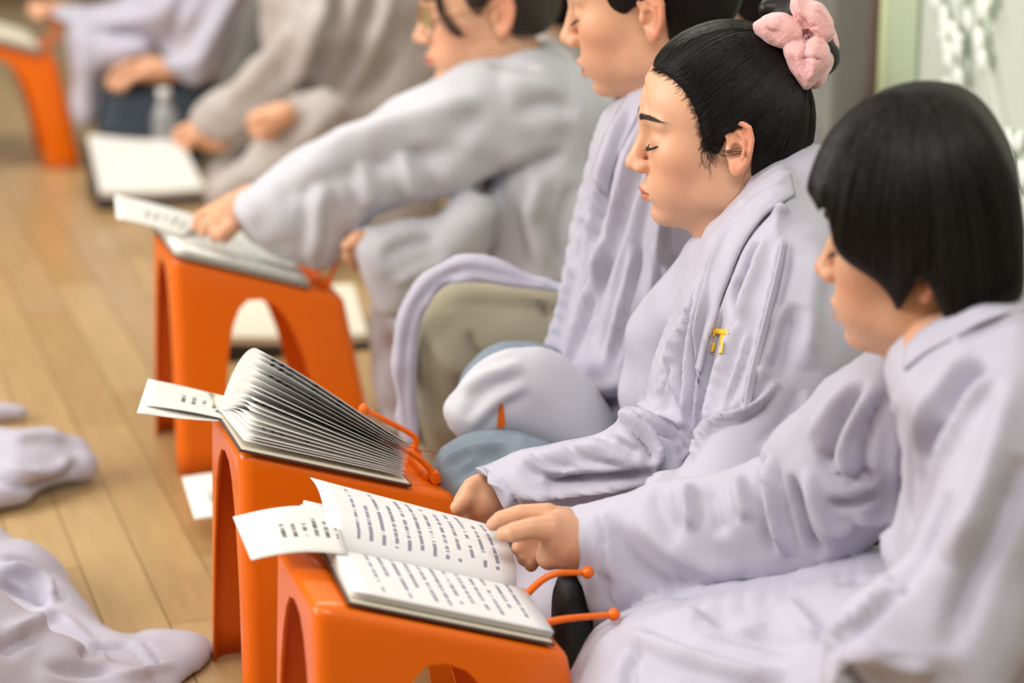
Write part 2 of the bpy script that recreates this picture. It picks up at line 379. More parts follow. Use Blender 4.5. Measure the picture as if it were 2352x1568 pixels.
def covers(b, L, w, ysp, far_tilt=0.0, far=True, m=M_COVER, endp=M_CREAM):
    c = link('cover', box_mesh('cover', (L, w, 0.0025), (L/2, ysp-w/2-0.002, 0.00125)), m, b, False); bevel(c, 0.0006)
    e = link('endpaper', box_mesh('endpaper', (L-0.006, w-0.004, 0.0006), (L/2, ysp-w/2-0.002, 0.0028)), endp, c, False)
    if far:
        c2 = link('cover', box_mesh('cover', (L, w, 0.0025), (L/2, w/2, 0.00125)), m, b, False); bevel(c2, 0.0006); c2.location = (0, ysp+0.002, 0); c2.rotation_euler = (far_tilt, 0, 0)
        link('endpaper', box_mesh('endpaper', (L-0.006, w-0.004, 0.0006), (L/2, w/2, 0.0028)), endp, c2, False)
    V, Fc = tube('spine', [(0, ysp, 0.001), (L/2, ysp, 0.001), (L, ysp, 0.001)], 0.004, 8); link('spine', mesh_from('spine', V, Fc), m, b, False)
def rel_prof(w, thick, a_end=0.0, lift=0.0):
    def f(r, t):
        hump = thick*(1-(1-min(r/0.22, 1))**2)*(1-0.25*r)
        return (w*r, hump+lift*r*r)
    return f

# --- the book on the nearest stool: near half flat, far page lifted by the hand
b3 = book_root(st3, 0.030, 0.0, 'open book lying nearest, bluish-white page towards the camera, one page lifted by a hand')
b3.rotation_euler[2] = -0.05; b3.location.y += 0.010; b3.location.x += 0.004; b3.location.z += 0.001
L3, W3 = 0.212, 0.132
covers(b3, L3, W3, 0.136, 0.0, True)
for k in range(6):
    th = 0.0025+0.0016*k
    sheet('page', page_grid(L3, W3, 0.136, -1, rel_prof(W3-0.002*(5-k)*0.2-0.004, th)), M_TXT2 if k == 5 else M_PAPER, b3)
for k in range(4):
    sheet('page', page_grid(L3, W3, 0.136, 1, rel_prof(W3-0.006, 0.003+0.0016*k)), M_TXT2 if k == 3 else M_PAPER, b3)
def lifted(r, t):
    a = math.radians(9-4*t); o = (W3-0.004)*r
    return (o*math.cos(a)+0.004*math.sin(math.pi*r), 0.011*min(1, r/0.15)+o*math.sin(a)+0.010*math.sin(math.pi*r))
sheet('page', page_grid(L3, W3, 0.136, 1, lifted), M_TXT2, b3)
V, Fc = tube('ribbon', smooth_line([(0.004, 0.136, 0.010), (-0.006, 0.139, 0.006), (-0.012, 0.144, -0.004)], 8), 0.0022, 8); link('ribbon', mesh_from('ribbon', V, Fc), M_RIB, b3, False)

# --- the sharp book with a fan of pages standing up at its head
b2 = book_root(st2, -0.002, -0.006, 'brown-covered book with pages fanned upright on the middle orange stool')
L2, W2 = 0.205, 0.132
covers(b2, L2, W2, 0.136, math.radians(-16), True)
NP = 17
for k in range(NP):
    q = k/(NP-1); th_h = math.radians(3+50*(q+0.012*math.sin(k*2.3))**1.3); th_t = math.radians(2+14*q); gap = 0.003+0.010*q
    def fan(r, t, th_h=th_h, th_t=th_t, q=q, gap=gap):
        e = (1-t)**1.15; a = th_h*e+th_t*(1-e); w = W2-0.006
        bend = math.radians(38)*q*e
        n = 10; o = u = 0.0
        for i in range(n):
            rr = r*(i+0.5)/n; aa = a+bend*(1-2.0*rr); o += w*r/n*math.cos(aa); u += w*r/n*math.sin(aa)
        return (o, u+gap*min(1, r/0.08)*(1-0.5*r))
    sheet('page', page_grid(L2-0.006-0.004*random.random(), W2, 0.136, -1, fan, 14, 16, 0.003+0.002*random.random(), 0.003), M_TXT if k % 5 == 3 or k > NP-3 else M_PAPER, b2, 0.00025)
for k in range(5):
    sheet('page', page_grid(L2, W2, 0.136, 1, rel_prof(W2-0.008, 0.003+0.0025*k, 0, -0.034)), M_CREAM, b2)
# --- the book the reaching woman turns
b1 = book_root(st1, 0.0, -0.006, 'blurred open book on the stool under the reaching hand')
covers(b1, 0.208, 0.132, 0.136)
for s in (-1, 1):
    for k in range(4):
        sheet('page', page_grid(0.208, 0.132, 0.136, s, rel_prof(0.128, 0.003+0.002*k)), M_TXT3 if k == 3 else M_PAPER, b1)
b0 = book_root(st0, 0.02, -0.01, 'white open book on the farthest stool in the upper left corner')
covers(b0, 0.208, 0.132, 0.136)
for s in (-1, 1):
    for k in range(3):
        sheet('page', page_grid(0.208, 0.132, 0.136, s, rel_prof(0.128, 0.004+0.004*k)), M_CREAM, b0)

# --- loose leaflets tucked into the books, traced as sheets with their own bend
def leaflet(corners, m, label, bend=0.004, t=0.0005, name='loose_leaflet', parent=None):
    a, b, c, d = [np.array(p) for p in corners]; n = 12; P = np.zeros((n, n, 3)); nrm = np.cross(b-a, d-a); nrm /= np.linalg.norm(nrm)
    if nrm[2] < 0: nrm = -nrm
    for i in range(n):
        for j in range(n):
            u, v = i/(n-1), j/(n-1); P[i, j] = (a*(1-u)+b*u)*(1-v)+(d*(1-u)+c*u)*v+nrm*bend*math.sin(math.pi*v)
    o = link(name, grid_mesh(name, P), m, parent, parent is not None); solid(o, t)
    return tag(o, label, 'leaflet', 'leaflets tucked into books') if parent is None else o
leaflet([on_y(577, 1286, 2.10), on_y(535, 1187, 2.20), on_y(770, 1165, 2.235), on_y(800, 1275, 2.13)], M_SLIP, 'printed white leaflet sticking out of the nearest book, to its left', 0.006)
lf = leaflet([on_y(335, 931, 2.56), on_y(340, 870, 2.66), on_y(560, 925, 2.66), on_y(540, 968, 2.57)], M_SLIP, 'folded white leaflet poking out left of the fanned book', 0.002)
leaflet([on_y(314, 948, 2.53), on_y(340, 871, 2.66), on_y(545, 935, 2.66), on_y(530, 968, 2.57)], M_PAPER, None, -0.002, parent=lf, name='lower_panel')
leaflet([on_y(268, 502, 3.36), on_y(263, 448, 3.50), on_y(480, 505, 3.50), on_y(420, 545, 3.38)], M_SLIP, 'blurred white leaflet sticking out left of the book under the reaching hand', 0.003)

bkm = link('bookmark_tab', box_mesh('tab', (0.016, 0.03, 0.004), (0.10, 0.185, 0.016)), mat('brown_ribbon', (0.12, 0.035, 0.02), 0.6), b1, False); bevel(bkm, 0.001)
V, Fc = tube('thread', smooth_line([on_y(905, 1022, 2.50), on_y(940, 1026, 2.52), on_y(970, 1035, 2.54), on_y(998, 1038, 2.56), on_y(990, 1046, 2.56)], 16), 0.0007, 6)
th = link('red_thread', mesh_from('red_thread', V, Fc), M_RIB, st2); tag(th, 'thin red thread round the page peg')
# ================================================================== sculpting toolkit: signed-distance shapes -> surface nets
class Field:
    def __init__(s, lo, hi, h, half_y=False):
        s.lo, s.h, s.half = np.array(lo, float), h, half_y
        if half_y: s.lo[1] = -h/2                  # symmetric across y = 0, only y >= 0 is evaluated
        s.n = np.ceil((np.array(hi)-s.lo)/h).astype(int)+1
        s.ax = [s.lo[i]+h*np.arange(s.n[i]) for i in range(3)]
        s.F = np.full(tuple(s.n), 0.5, np.float32)
    def box(s, lo, hi, m):
        sl = []
        for i in range(3):
            a = int(np.floor((lo[i]-m-s.lo[i])/s.h)); b = int(np.ceil((hi[i]+m-s.lo[i])/s.h))+1
            a, b = max(a, 0), min(b, s.n[i])
            if a >= b: return None
            sl.append(slice(a, b))
        X = s.ax[0][sl[0]].astype(np.float32)[:, None, None]; Y = s.ax[1][sl[1]].astype(np.float32)[None, :, None]; Z = s.ax[2][sl[2]].astype(np.float32)[None, None, :]
        return tuple(sl), X, Y, Z
    def put(s, sl, d, k, op):
        A = s.F[sl]
        if op == 'add':
            if k > 0:
                h = np.maximum(k-np.abs(A-d), 0)/k; s.F[sl] = np.minimum(A, d)-h*h*k*0.25
            else: s.F[sl] = np.minimum(A, d)
        else:
            d = -d
            if k > 0:
                h = np.maximum(k-np.abs(A-d), 0)/k; s.F[sl] = np.maximum(A, d)+h*h*k*0.25
            else: s.F[sl] = np.maximum(A, d)
    def ell(s, c, r, k=0.01, op='add', rot=None):
        c, r = np.array(c, float), np.array(r, float); R = max(r)
        e = s.box(c-R, c+R, k*3+4*s.h)
        if e is None: return
        sl, X, Y, Z = e; x, y, z = X-c[0], Y-c[1], Z-c[2]
        if rot is not None:
            M = np.array(rot.transposed()) if hasattr(rot, 'transposed') else np.array(rot).T
            x, y, z = M[0, 0]*x+M[0, 1]*y+M[0, 2]*z, M[1, 0]*x+M[1, 1]*y+M[1, 2]*z, M[2, 0]*x+M[2, 1]*y+M[2, 2]*z
        k0 = np.sqrt((x/r[0])**2+(y/r[1])**2+(z/r[2])**2); k1 = np.sqrt((x/r[0]**2)**2+(y/r[1]**2)**2+(z/r[2]**2)**2)+1e-9
        s.put(sl, (k0*(k0-1)/k1).astype(np.float32), k, op)
    def chain(s, pts, rad, k=0.004, op='add', flat=None):
        P = np.asarray(pts, float); R = np.broadcast_to(np.asarray(rad, float), (len(P),))
        m = max(R); e = s.box(P.min(0)-m, P.max(0)+m, k*3+4*s.h)
        if e is None: return
        sl, X, Y, Z = e; D = None
        for a, b, ra, rb in zip(P[:-1], P[1:], R[:-1], R[1:]):
            ab = b-a; L = max(float(ab@ab), 1e-12)
            t = np.clip(((X-a[0])*ab[0]+(Y-a[1])*ab[1]+(Z-a[2])*ab[2])/L, 0, 1)
            d = np.sqrt((X-a[0]-t*ab[0])**2+(Y-a[1]-t*ab[1])**2+(Z-a[2]-t*ab[2])**2)-(ra+(rb-ra)*t)
            D = d if D is None else np.minimum(D, d)
        s.put(sl, D.astype(np.float32), k, op)
    def mesh(s):
        if s.half:                                 # planes sit at -h/2, h/2, 3h/2 ...: mirror all but the first
            F = np.concatenate([s.F[:, :0:-1, :], s.F[:, 1:, :]], 1); lo = s.lo.copy(); lo[1] = -s.ax[1][-1]
            return surface_nets(F, lo, s.h)
        return surface_nets(s.F, s.lo, s.h)
def surface_nets(F, lo, h):
    F = np.pad(F, 1, constant_values=0.5); lo = np.asarray(lo)-h
    S = F < 0; nx, ny, nz = F.shape
    c = np.zeros((nx-1, ny-1, nz-1), np.int8)
    for i in (0, 1):
        for j in (0, 1):
            for k in (0, 1): c += S[i:nx-1+i, j:ny-1+j, k:nz-1+k]
    act = (c > 0) & (c < 8); I, J, K = np.nonzero(act)
    idx = np.full(act.shape, -1, np.int32); idx[I, J, K] = np.arange(len(I))
    pos = np.zeros((len(I), 3)); cnt = np.zeros(len(I)); cr = [(a, b, d) for a in (0, 1) for b in (0, 1) for d in (0, 1)]
    for p in cr:
        for ax in range(3):
            if p[ax]: continue
            q = list(p); q[ax] = 1
            fa = F[I+p[0], J+p[1], K+p[2]]; fb = F[I+q[0], J+q[1], K+q[2]]; m = (fa < 0) != (fb < 0)
            t = np.where(m, fa/np.where(m, fa-fb, 1), 0)
            for d in range(3): pos[:, d] += np.where(m, p[d]+(t if d == ax else 0), 0)
            cnt += m
    V = (pos/cnt[:, None]+np.stack([I, J, K], 1))*h+lo; Q = []
    for ax in range(3):
        a = [slice(1, -1)]*3; b = [slice(1, -1)]*3; a[ax] = slice(0, -1); b[ax] = slice(1, None)
        sa, sb = S[tuple(a)], S[tuple(b)]; i, j, k = np.nonzero(sa != sb); flip = sa[i, j, k]
        g = [i+1, j+1, k+1]; g[ax] = g[ax]-1
        u, v = [(1, 2), (2, 0), (0, 1)][ax]
        def cell(du, dv):
            q = [x.copy() for x in g]; q[u] -= du; q[v] -= dv; return idx[q[0], q[1], q[2]]
        q = np.stack([cell(1, 1), cell(0, 1), cell(0, 0), cell(1, 0)], 1); q[~flip] = q[~flip][:, ::-1]; Q.append(q)
    return V, np.vstack(Q)
def relax(V, Q, it=1, lam=0.5):
    E = np.vstack([Q[:, [0, 1]], Q[:, [1, 2]], Q[:, [2, 3]], Q[:, [3, 0]]]); n = len(V)
    deg = np.bincount(E.ravel(), minlength=n).astype(float)
    for _ in range(it):
        A = np.zeros_like(V)
        for d in range(3): A[:, d] = np.bincount(E[:, 0], V[E[:, 1], d], n)+np.bincount(E[:, 1], V[E[:, 0], d], n)
        V = V+lam*(A/np.maximum(deg, 1)[:, None]-V)
    return V
def normals(V, Q):
    fn = np.cross(V[Q[:, 2]]-V[Q[:, 0]], V[Q[:, 3]]-V[Q[:, 1]]); N = np.zeros_like(V)
    for c in range(4):
        for d in range(3): N[:, d] += np.bincount(Q[:, c], fn[:, d], len(V))
    return N/np.maximum(np.linalg.norm(N, axis=1), 1e-12)[:, None]
def set_col(me, C):
    a = me.color_attributes.new('Col', 'FLOAT_COLOR', 'POINT'); a.data.foreach_set('color', np.hstack([C, np.ones((len(C), 1))]).astype(np.float32).ravel())
def rot_zyx(yaw, nod, roll):
    """head frame: face looks along local -x; nod > 0 tips the face down"""
    return np.array((Matrix.Rotation(math.radians(yaw), 3, 'Z') @ Matrix.Rotation(-math.radians(nod), 3, 'Y') @ Matrix.Rotation(math.radians(roll), 3, 'X')))

SKIN = np.array((0.74, 0.43, 0.285)); LIP = np.array((0.56, 0.17, 0.14)); FLUSH = np.array((0.66, 0.27, 0.17))
M_SKIN = mat('skin', (0.7, 0.4, 0.3), 0.42, 0.05, 90, 0.06, 500, spec=0.35, sss=0.25, vcol=True, bdist=0.0006)
M_HAIR = mat('black_hair', (0.010, 0.0085, 0.0085), 0.40, 0.3, 60, spec=0.36)
M_HAIRM = mat('black_hair_mass', (0.009, 0.0075, 0.0075), 0.55, 0.4, 40, 0.6, 120, spec=0.14, stretch=(1, 1, 0.15))
M_LASH = mat('lash', (0.02, 0.014, 0.012), 0.6); M_BROW = mat('eyebrow_hair', (0.045, 0.030, 0.024), 0.6)

def head_mesh(mouth_open=0.0, h=0.0017):
    f = Field((-0.130, -0.095, -0.215), (0.120, 0.095, 0.140), h, True)
    f.ell((0.014, 0, 0.045), (0.090, 0.073, 0.080), 0)
    f.ell((-0.036, 0, 0.043), (0.056, 0.062, 0.054), 0.03)
    f.ell((-0.040, 0, -0.012), (0.049, 0.057, 0.060), 0.02)
    f.ell((-0.046, 0, -0.062), (0.042, 0.046, 0.030), 0.02)
    f.ell((-0.074, 0, -0.081), (0.019, 0.021, 0.016), 0.018)
    f.ell((-0.012, 0.044, -0.046), (0.030, 0.013, 0.030), 0.022)
    f.ell((-0.056, 0.040, -0.010), (0.025, 0.021, 0.022), 0.02)
    f.ell((-0.064, 0.028, -0.042), (0.024, 0.022, 0.024), 0.018)
    f.ell((-0.080, 0, -0.050), (0.017, 0.027, 0.021), 0.014)                 # muzzle
    f.chain([(0.020, 0, -0.045), (0.028, 0, -0.10), (0.045, 0, -0.20)], [0.048, 0.047, 0.056], 0.025)
    f.chain([(-0.030, 0, -0.080), (-0.002, 0, -0.14)], [0.026, 0.030], 0.03)   # throat
    f.ell((-0.098, 0.030, 0.014), (0.015, 0.021, 0.012), 0.012, 'sub')       # eye socket
    f.chain([(-0.086, 0.004, 0.034), (-0.084, 0.028, 0.037), (-0.070, 0.048, 0.030)], [0.006, 0.0065, 0.005], 0.012)   # brow ridge
    f.ell((-0.0725, 0.0315, 0.0105), (0.0125, 0.0160, 0.0118), 0.004)        # closed lid over the eyeball
    f.chain([(-0.0855, 0.020, 0.0195), (-0.0868, 0.031, 0.0215), (-0.078, 0.046, 0.0165)], 0.0011, 0.0012, 'sub')
    f.chain([(-0.0875, 0.018, 0.0045), (-0.0866, 0.030, 0.0022), (-0.0755, 0.047, 0.0060)], 0.0010, 0.0010, 'sub')
    f.chain([(-0.085, 0, 0.026), (-0.0905, 0, 0.012), (-0.099, 0, -0.004), (-0.1045, 0, -0.0145)], [0.0085, 0.0078, 0.0083, 0.0090], 0.010)   # bridge
    f.ell((-0.1065, 0, -0.0185), (0.0100, 0.0105, 0.0090), 0.006)            # tip
    f.ell((-0.0965, 0.0120, -0.0225), (0.0115, 0.0072, 0.0078), 0.005)       # wing
    f.chain([(-0.1035, 0.0058, -0.0300), (-0.0985, 0.0075, -0.0275)], 0.0026, 0.002, 'sub')
    f.chain([(-0.0935, 0.0195, -0.026), (-0.087, 0.027, -0.041)], 0.0012, 0.006, 'sub')     # cheek fold
    z0 = -0.0475; mo = mouth_open
    f.chain([(-0.1000, 0.0, z0-0.001), (-0.0975, 0.010, z0-0.0015), (-0.0880, 0.0225, z0-0.006)], [0.0046, 0.0042, 0.0020], 0.006)
    f.chain([(-0.0975, 0.0, z0-0.0115-mo), (-0.0950, 0.010, z0-0.0108-mo), (-0.0870, 0.0215, z0-0.0068-0.3*mo)], [0.0053, 0.0048, 0.0020], 0.006)
    f.chain([(-0.1035, 0.0, z0-0.0058-mo*0.5), (-0.1010, 0.010, z0-0.0060-mo*0.5), (-0.0900, 0.0235, z0-0.0068)], [0.0011+mo*0.5, 0.0011+mo*0.4, 0.0009], 0.0015, 'sub')
    f.chain([(-0.098, 0, -0.037), (-0.102, 0, -0.042)], 0.0016, 0.004, 'sub')
    f.chain([(-0.0945, 0, -0.0695-mo), (-0.090, 0.012, -0.069-mo)], 0.003, 0.008, 'sub')
    # ear
    R = np.array(Matrix.Rotation(math.radians(22), 3, 'Z') @ Matrix.Rotation(math.radians(8), 3, 'Y'))
    E = lambda a, b, n=0.0: tuple(np.array((0.012, 0.0735, -0.004))+R @ np.array((a, n, b)))
    f.ell(E(0, 0.001), (0.0165, 0.0052, 0.029), 0.004, 'add', R)
    f.ell(E(-0.002, -0.005, 0.0055), (0.0085, 0.0070, 0.0125), 0.002, 'sub', R)
    f.ell(E(0.002, 0.015, 0.0055), (0.0085, 0.0048, 0.0095), 0.002, 'sub', R)
    rim = [(-0.010, 0.004), (-0.0145, 0.015), (-0.0095, 0.0265), (0.002, 0.0305), (0.0125, 0.0255), (0.0165, 0.013), (0.0145, -0.001), (0.010, -0.013), (0.003, -0.023)]
    f.chain([E(a, b, 0.003) for a, b in rim], [0.002, 0.003, 0.0034, 0.0036, 0.0034, 0.0032, 0.0032, 0.0034, 0.004], 0.002)
    f.chain([E(-0.003, 0.022, 0.002), E(0.006, 0.012, 0.0035), E(0.0075, 0.0, 0.0035), E(0.004, -0.011, 0.003)], 0.0026, 0.003)
    f.ell(E(-0.002, -0.023, 0.0012), (0.0085, 0.0042, 0.0095), 0.005, 'add', R)
    f.ell(E(-0.0120, -0.004, 0.003), (0.0042, 0.0036, 0.0060), 0.003, 'add', R)
    V, Q = f.mesh(); V = relax(V, Q, 1, 0.35)
    x, y, z = V[:, 0], np.abs(V[:, 1]), V[:, 2]
    C = np.tile(SKIN, (len(V), 1))
    def blend(w, col): C[:] = C*(1-w[:, None])+np.array(col)*w[:, None]
    g = lambda c, r: np.exp(-(((x-c[0])/r[0])**2+((y-c[1])/r[1])**2+((z-c[2])/r[2])**2))
    blend(0.55*g((-0.062, 0.045, -0.022), (0.03, 0.03, 0.026)), FLUSH)
    blend(0.45*g((-0.108, 0.0, -0.02), (0.012, 0.016, 0.012)), FLUSH)
    blend(0.7*np.clip((y-0.070)/0.008, 0, 1)*(x > -0.02)*(z < 0.04), (0.70, 0.27, 0.17))
    blend(0.5*g((-0.088, 0.032, 0.012), (0.012, 0.017, 0.012)), (0.66, 0.36, 0.25))
    blend(0.6*np.clip((-z-0.085)/0.04, 0, 1), (0.66, 0.36, 0.21))
    yy = y/0.0235; zt = z0+0.0030-0.0085*yy**2; zb = z0-0.0178-mo+0.0105*yy**2+mo*yy**2
    lip = np.clip((zt-z)/0.0012, 0, 1)*np.clip((z-zb)/0.0012, 0, 1)*(yy < 1.02)*(x < -0.083)
    blend(0.85*lip, LIP)
    seam = np.exp(-((z-(z0-0.0058-mo*0.5))/(0.0010+mo*0.45))**2)*(yy < 1)*(x < -0.085)
    blend(0.7*seam, (0.13, 0.03, 0.03))
    return V, Q, C
# small geometry that goes on every face, in head coordinates
def brow_lash_mesh():
    V, Fc = [], []
    def add(v, f): o = len(V); V.extend(v); Fc.extend([tuple(i+o for i in q) for q in f])
    rr = random.Random(3)
    for s in (-1, 1):
        for i in range(210):
            t = rr.random(); wd = 0.0036*(1-abs(2*t-0.7)*0.45)*(1 if t < 0.75 else (1-t)/0.25)
            y = 0.012+0.040*t; z = 0.0315+0.0075*math.sin(math.pi*(0.15+0.62*t))+(rr.random()-0.5)*2*wd-0.002*t
            x = -0.0935+0.0005*t+0.026*max(0, t-0.12)**1.7
            a = 0.55-0.75*t; ln = 0.0075+0.003*rr.random(); d = np.array((0.004*t, s*math.cos(a), math.sin(a))); p = np.array((x-0.0008, s*y, z))
            v, f = tube('b', [p, p+d*ln*0.5+np.array((-0.0006, 0, 0)), p+d*ln+np.array((0.0009+0.004*t, 0, -0.0008))], [0.00034, 0.0003, 0.0001], 3, False); add(v, f)
    brow = (V, Fc); V, Fc = [], []
    for s in (-1, 1):
        L = smooth_line([(-0.0868, s*0.0185, 0.0042), (-0.0884, s*0.0285, 0.0016), (-0.0845, s*0.039, 0.0026), (-0.0768, s*0.0478, 0.0062)], 30)
        v, f = tube('l', L, 0.00075, 5); add(v, f)
        for i in range(2, 30):
            p = L[i]; out = np.array((-0.0048, s*0.0035*(i/30), -0.0032))*(0.8+0.4*rr.random())
            v, f = tube('l', [p, p+out*0.6, p+out+np.array((0, 0, 0.0008))], [0.00032, 0.00026, 0.0001], 3, False); add(v, f)
    return brow, (V, Fc)
BROW, LASH = brow_lash_mesh()
HEADS = {0.0: head_mesh(0.0, 0.0014), 0.0042: head_mesh(0.0042, 0.0018)}
# ================================================================== cloth and bodies: traced outlines inflated at their own depth
def poly_sdf(P, X, Z):
    """signed distance (negative inside) of 2-D polygon P on the grid X (nx,1) x Z (1,nz)"""
    D = None; inside = np.zeros(np.broadcast(X, Z).shape, bool); n = len(P)
    for i in range(n):
        a, b = P[i], P[(i+1) % n]; ex, ez = b[0]-a[0], b[1]-a[1]; L = max(ex*ex+ez*ez, 1e-12)
        t = np.clip(((X-a[0])*ex+(Z-a[1])*ez)/L, 0, 1); d = (X-a[0]-t*ex)**2+(Z-a[1]-t*ez)**2
        D = d if D is None else np.minimum(D, d)
        if abs(ez) > 1e-12:
            c = ((a[1] > Z) != (b[1] > Z)) & (X < ex*(Z-a[1])/ez+a[0]); inside ^= c
    D = np.sqrt(D); return np.where(inside, -D, D).astype(np.float32)
def closed_spline(P, m=4):
    P = np.asarray(P, float); n = len(P); out = []
    for i in range(n):
        a, b, c, d = P[i-1], P[i], P[(i+1) % n], P[(i+2) % n]
        for k in range(m):
            t = k/m; out.append(0.5*((2*b)+(-a+c)*t+(2*a-5*b+4*c-d)*t*t+(-a+3*b-3*c+d)*t**3))
    return np.array(out)
class Cloth(Field):
    """a field in an upright frame that faces the thing: x to the right, y away, z up"""
    def __init__(s, cpx, cpy, z, ext, h):
        r = ray(cpx, cpy); w = np.array((r[0], r[1], 0)); w /= np.linalg.norm(w); s.w = w; s.u = np.array((w[1], -w[0], 0)); s.M = np.stack([s.u, w, np.array((0, 0, 1.0))])
        c = s.M @ at_z(cpx, cpy, z); x0, x1, y0, y1, z0, z1 = ext     # metres round the centre; heights absolute
        Field.__init__(s, (c[0]+x0, c[1]+y0, z0), (c[0]+x1, c[1]+y1, z1), h)
    def loc(s, px, py, z): return s.M @ at_z(px, py, z)
    def plane(s, anchors):
        if not isinstance(anchors, list): anchors = [anchors]
        A = np.array([s.loc(*a) for a in anchors])
        if len(A) == 1: return float(A[0, 1]), 0.0, 0.0
        if len(A) == 2:
            dx = A[1]-A[0]; q = dx[0]**2+dx[2]**2; g = dx[1]/q; b, c = g*dx[0], g*dx[2]; return float(A[0, 1]-b*A[0, 0]-c*A[0, 2]), b, c
        S = np.linalg.lstsq(np.column_stack([np.ones(len(A)), A[:, 0], A[:, 2]]), A[:, 1], rcond=None)[0]; return tuple(S)
    def px_on(s, px, py, pl):
        a, b, c = pl; r = s.M @ ray(px, py); o = s.M @ CAM
        t = (a+b*o[0]+c*o[2]-o[1])/(r[1]-b*r[0]-c*r[2]); return o+t*r
    def pillow(s, pts, depth, T, R, k=0.02, r0=0.003, smooth=True, op='add'):
        pl = s.plane(depth); P = np.array([s.px_on(x, y, pl)[[0, 2]] for x, y in pts])
        if smooth: P = closed_spline(P, 4)
        X = s.ax[0][:, None]; Z = s.ax[2][None, :]
        d2 = poly_sdf(P, X, Z); y0 = (pl[0]+pl[1]*X+pl[2]*Z).astype(np.float32)
        din = np.clip(-d2/R, 0, 1); t = (T*np.sqrt(np.clip(1-(1-din)**2, 0, 1))+r0)[:, None, :]
        Y = s.ax[1].astype(np.float32)[None, :, None]; ay = np.abs(Y-y0[:, None, :]); D2 = d2[:, None, :]
        f = np.where(D2 < 0, (ay-t)*0.8, np.sqrt(np.maximum(D2, 0)**2+np.maximum(ay-r0, 0)**2)+np.minimum(ay-r0, 0)*0.8)
        s.put((slice(None),)*3, f.astype(np.float32), k, op)
    def cookie(s, pts, depth, k=0.006, smooth=True):
        """keep only what lies inside the traced outline"""
        pl = s.plane(depth); P = np.array([s.px_on(x, y, pl)[[0, 2]] for x, y in pts])
        if smooth: P = closed_spline(P, 4)
        d2 = poly_sdf(P, s.ax[0][:, None], s.ax[2][None, :])[:, None, :]
        h = np.maximum(k-np.abs(s.F-d2), 0)/k; s.F = (np.maximum(s.F, d2)+h*h*k*0.25).astype(np.float32)
    def limb(s, nodes, k=0.01, op='add'):
        """nodes: (px, py, depth, radius in metres)"""
        s.chain([s.loc(a, b, c) for a, b, c, _ in nodes], [n[3] for n in nodes], k, op)
    def puddle(s, pts, H, R, k=0.02):
        """cloth lying on the floor inside an outline traced on the floor"""
        P = np.array([(s.M @ on_floor(x, y))[[0, 1]] for x, y in pts]); P = closed_spline(P, 4)
        d2 = poly_sdf(P, s.ax[0][:, None], s.ax[1][None, :]); din = np.clip(-d2/R, 0, 1); t = (H*np.sqrt(np.clip(1-(1-din)**2, 0, 1))+0.006)[:, :, None]
        Z = s.ax[2].astype(np.float32)[None, None, :]; D = d2[:, :, None]
        s.put((slice(None),)*3, np.where(D < 0, (Z-t)*0.8, np.sqrt(D*D+np.maximum(Z-0.006, 0)**2)).astype(np.float32), k, 'add')
    def floor_cut(s, z=0.003): s.F = np.maximum(s.F, (z-s.ax[2]).astype(np.float32)[None, None, :])
    def world(s, it=1):
        V, Q = s.mesh(); V = relax(V, Q, it, 0.5); return V @ s.M, Q
def value_noise(P, scale, seed):
    r = np.random.default_rng(seed); G = r.standard_normal((17, 17, 17)).astype(np.float32); q = P*scale; i = np.floor(q).astype(int); f = q-i; f = f*f*(3-2*f); out = 0
    for a in (0, 1):
        for b in (0, 1):
            for c in (0, 1):
                w = (f[:, 0] if a else 1-f[:, 0])*(f[:, 1] if b else 1-f[:, 1])*(f[:, 2] if c else 1-f[:, 2])
                out = out+w*G[(i[:, 0]+a) % 17, (i[:, 1]+b) % 17, (i[:, 2]+c) % 17]
    return out
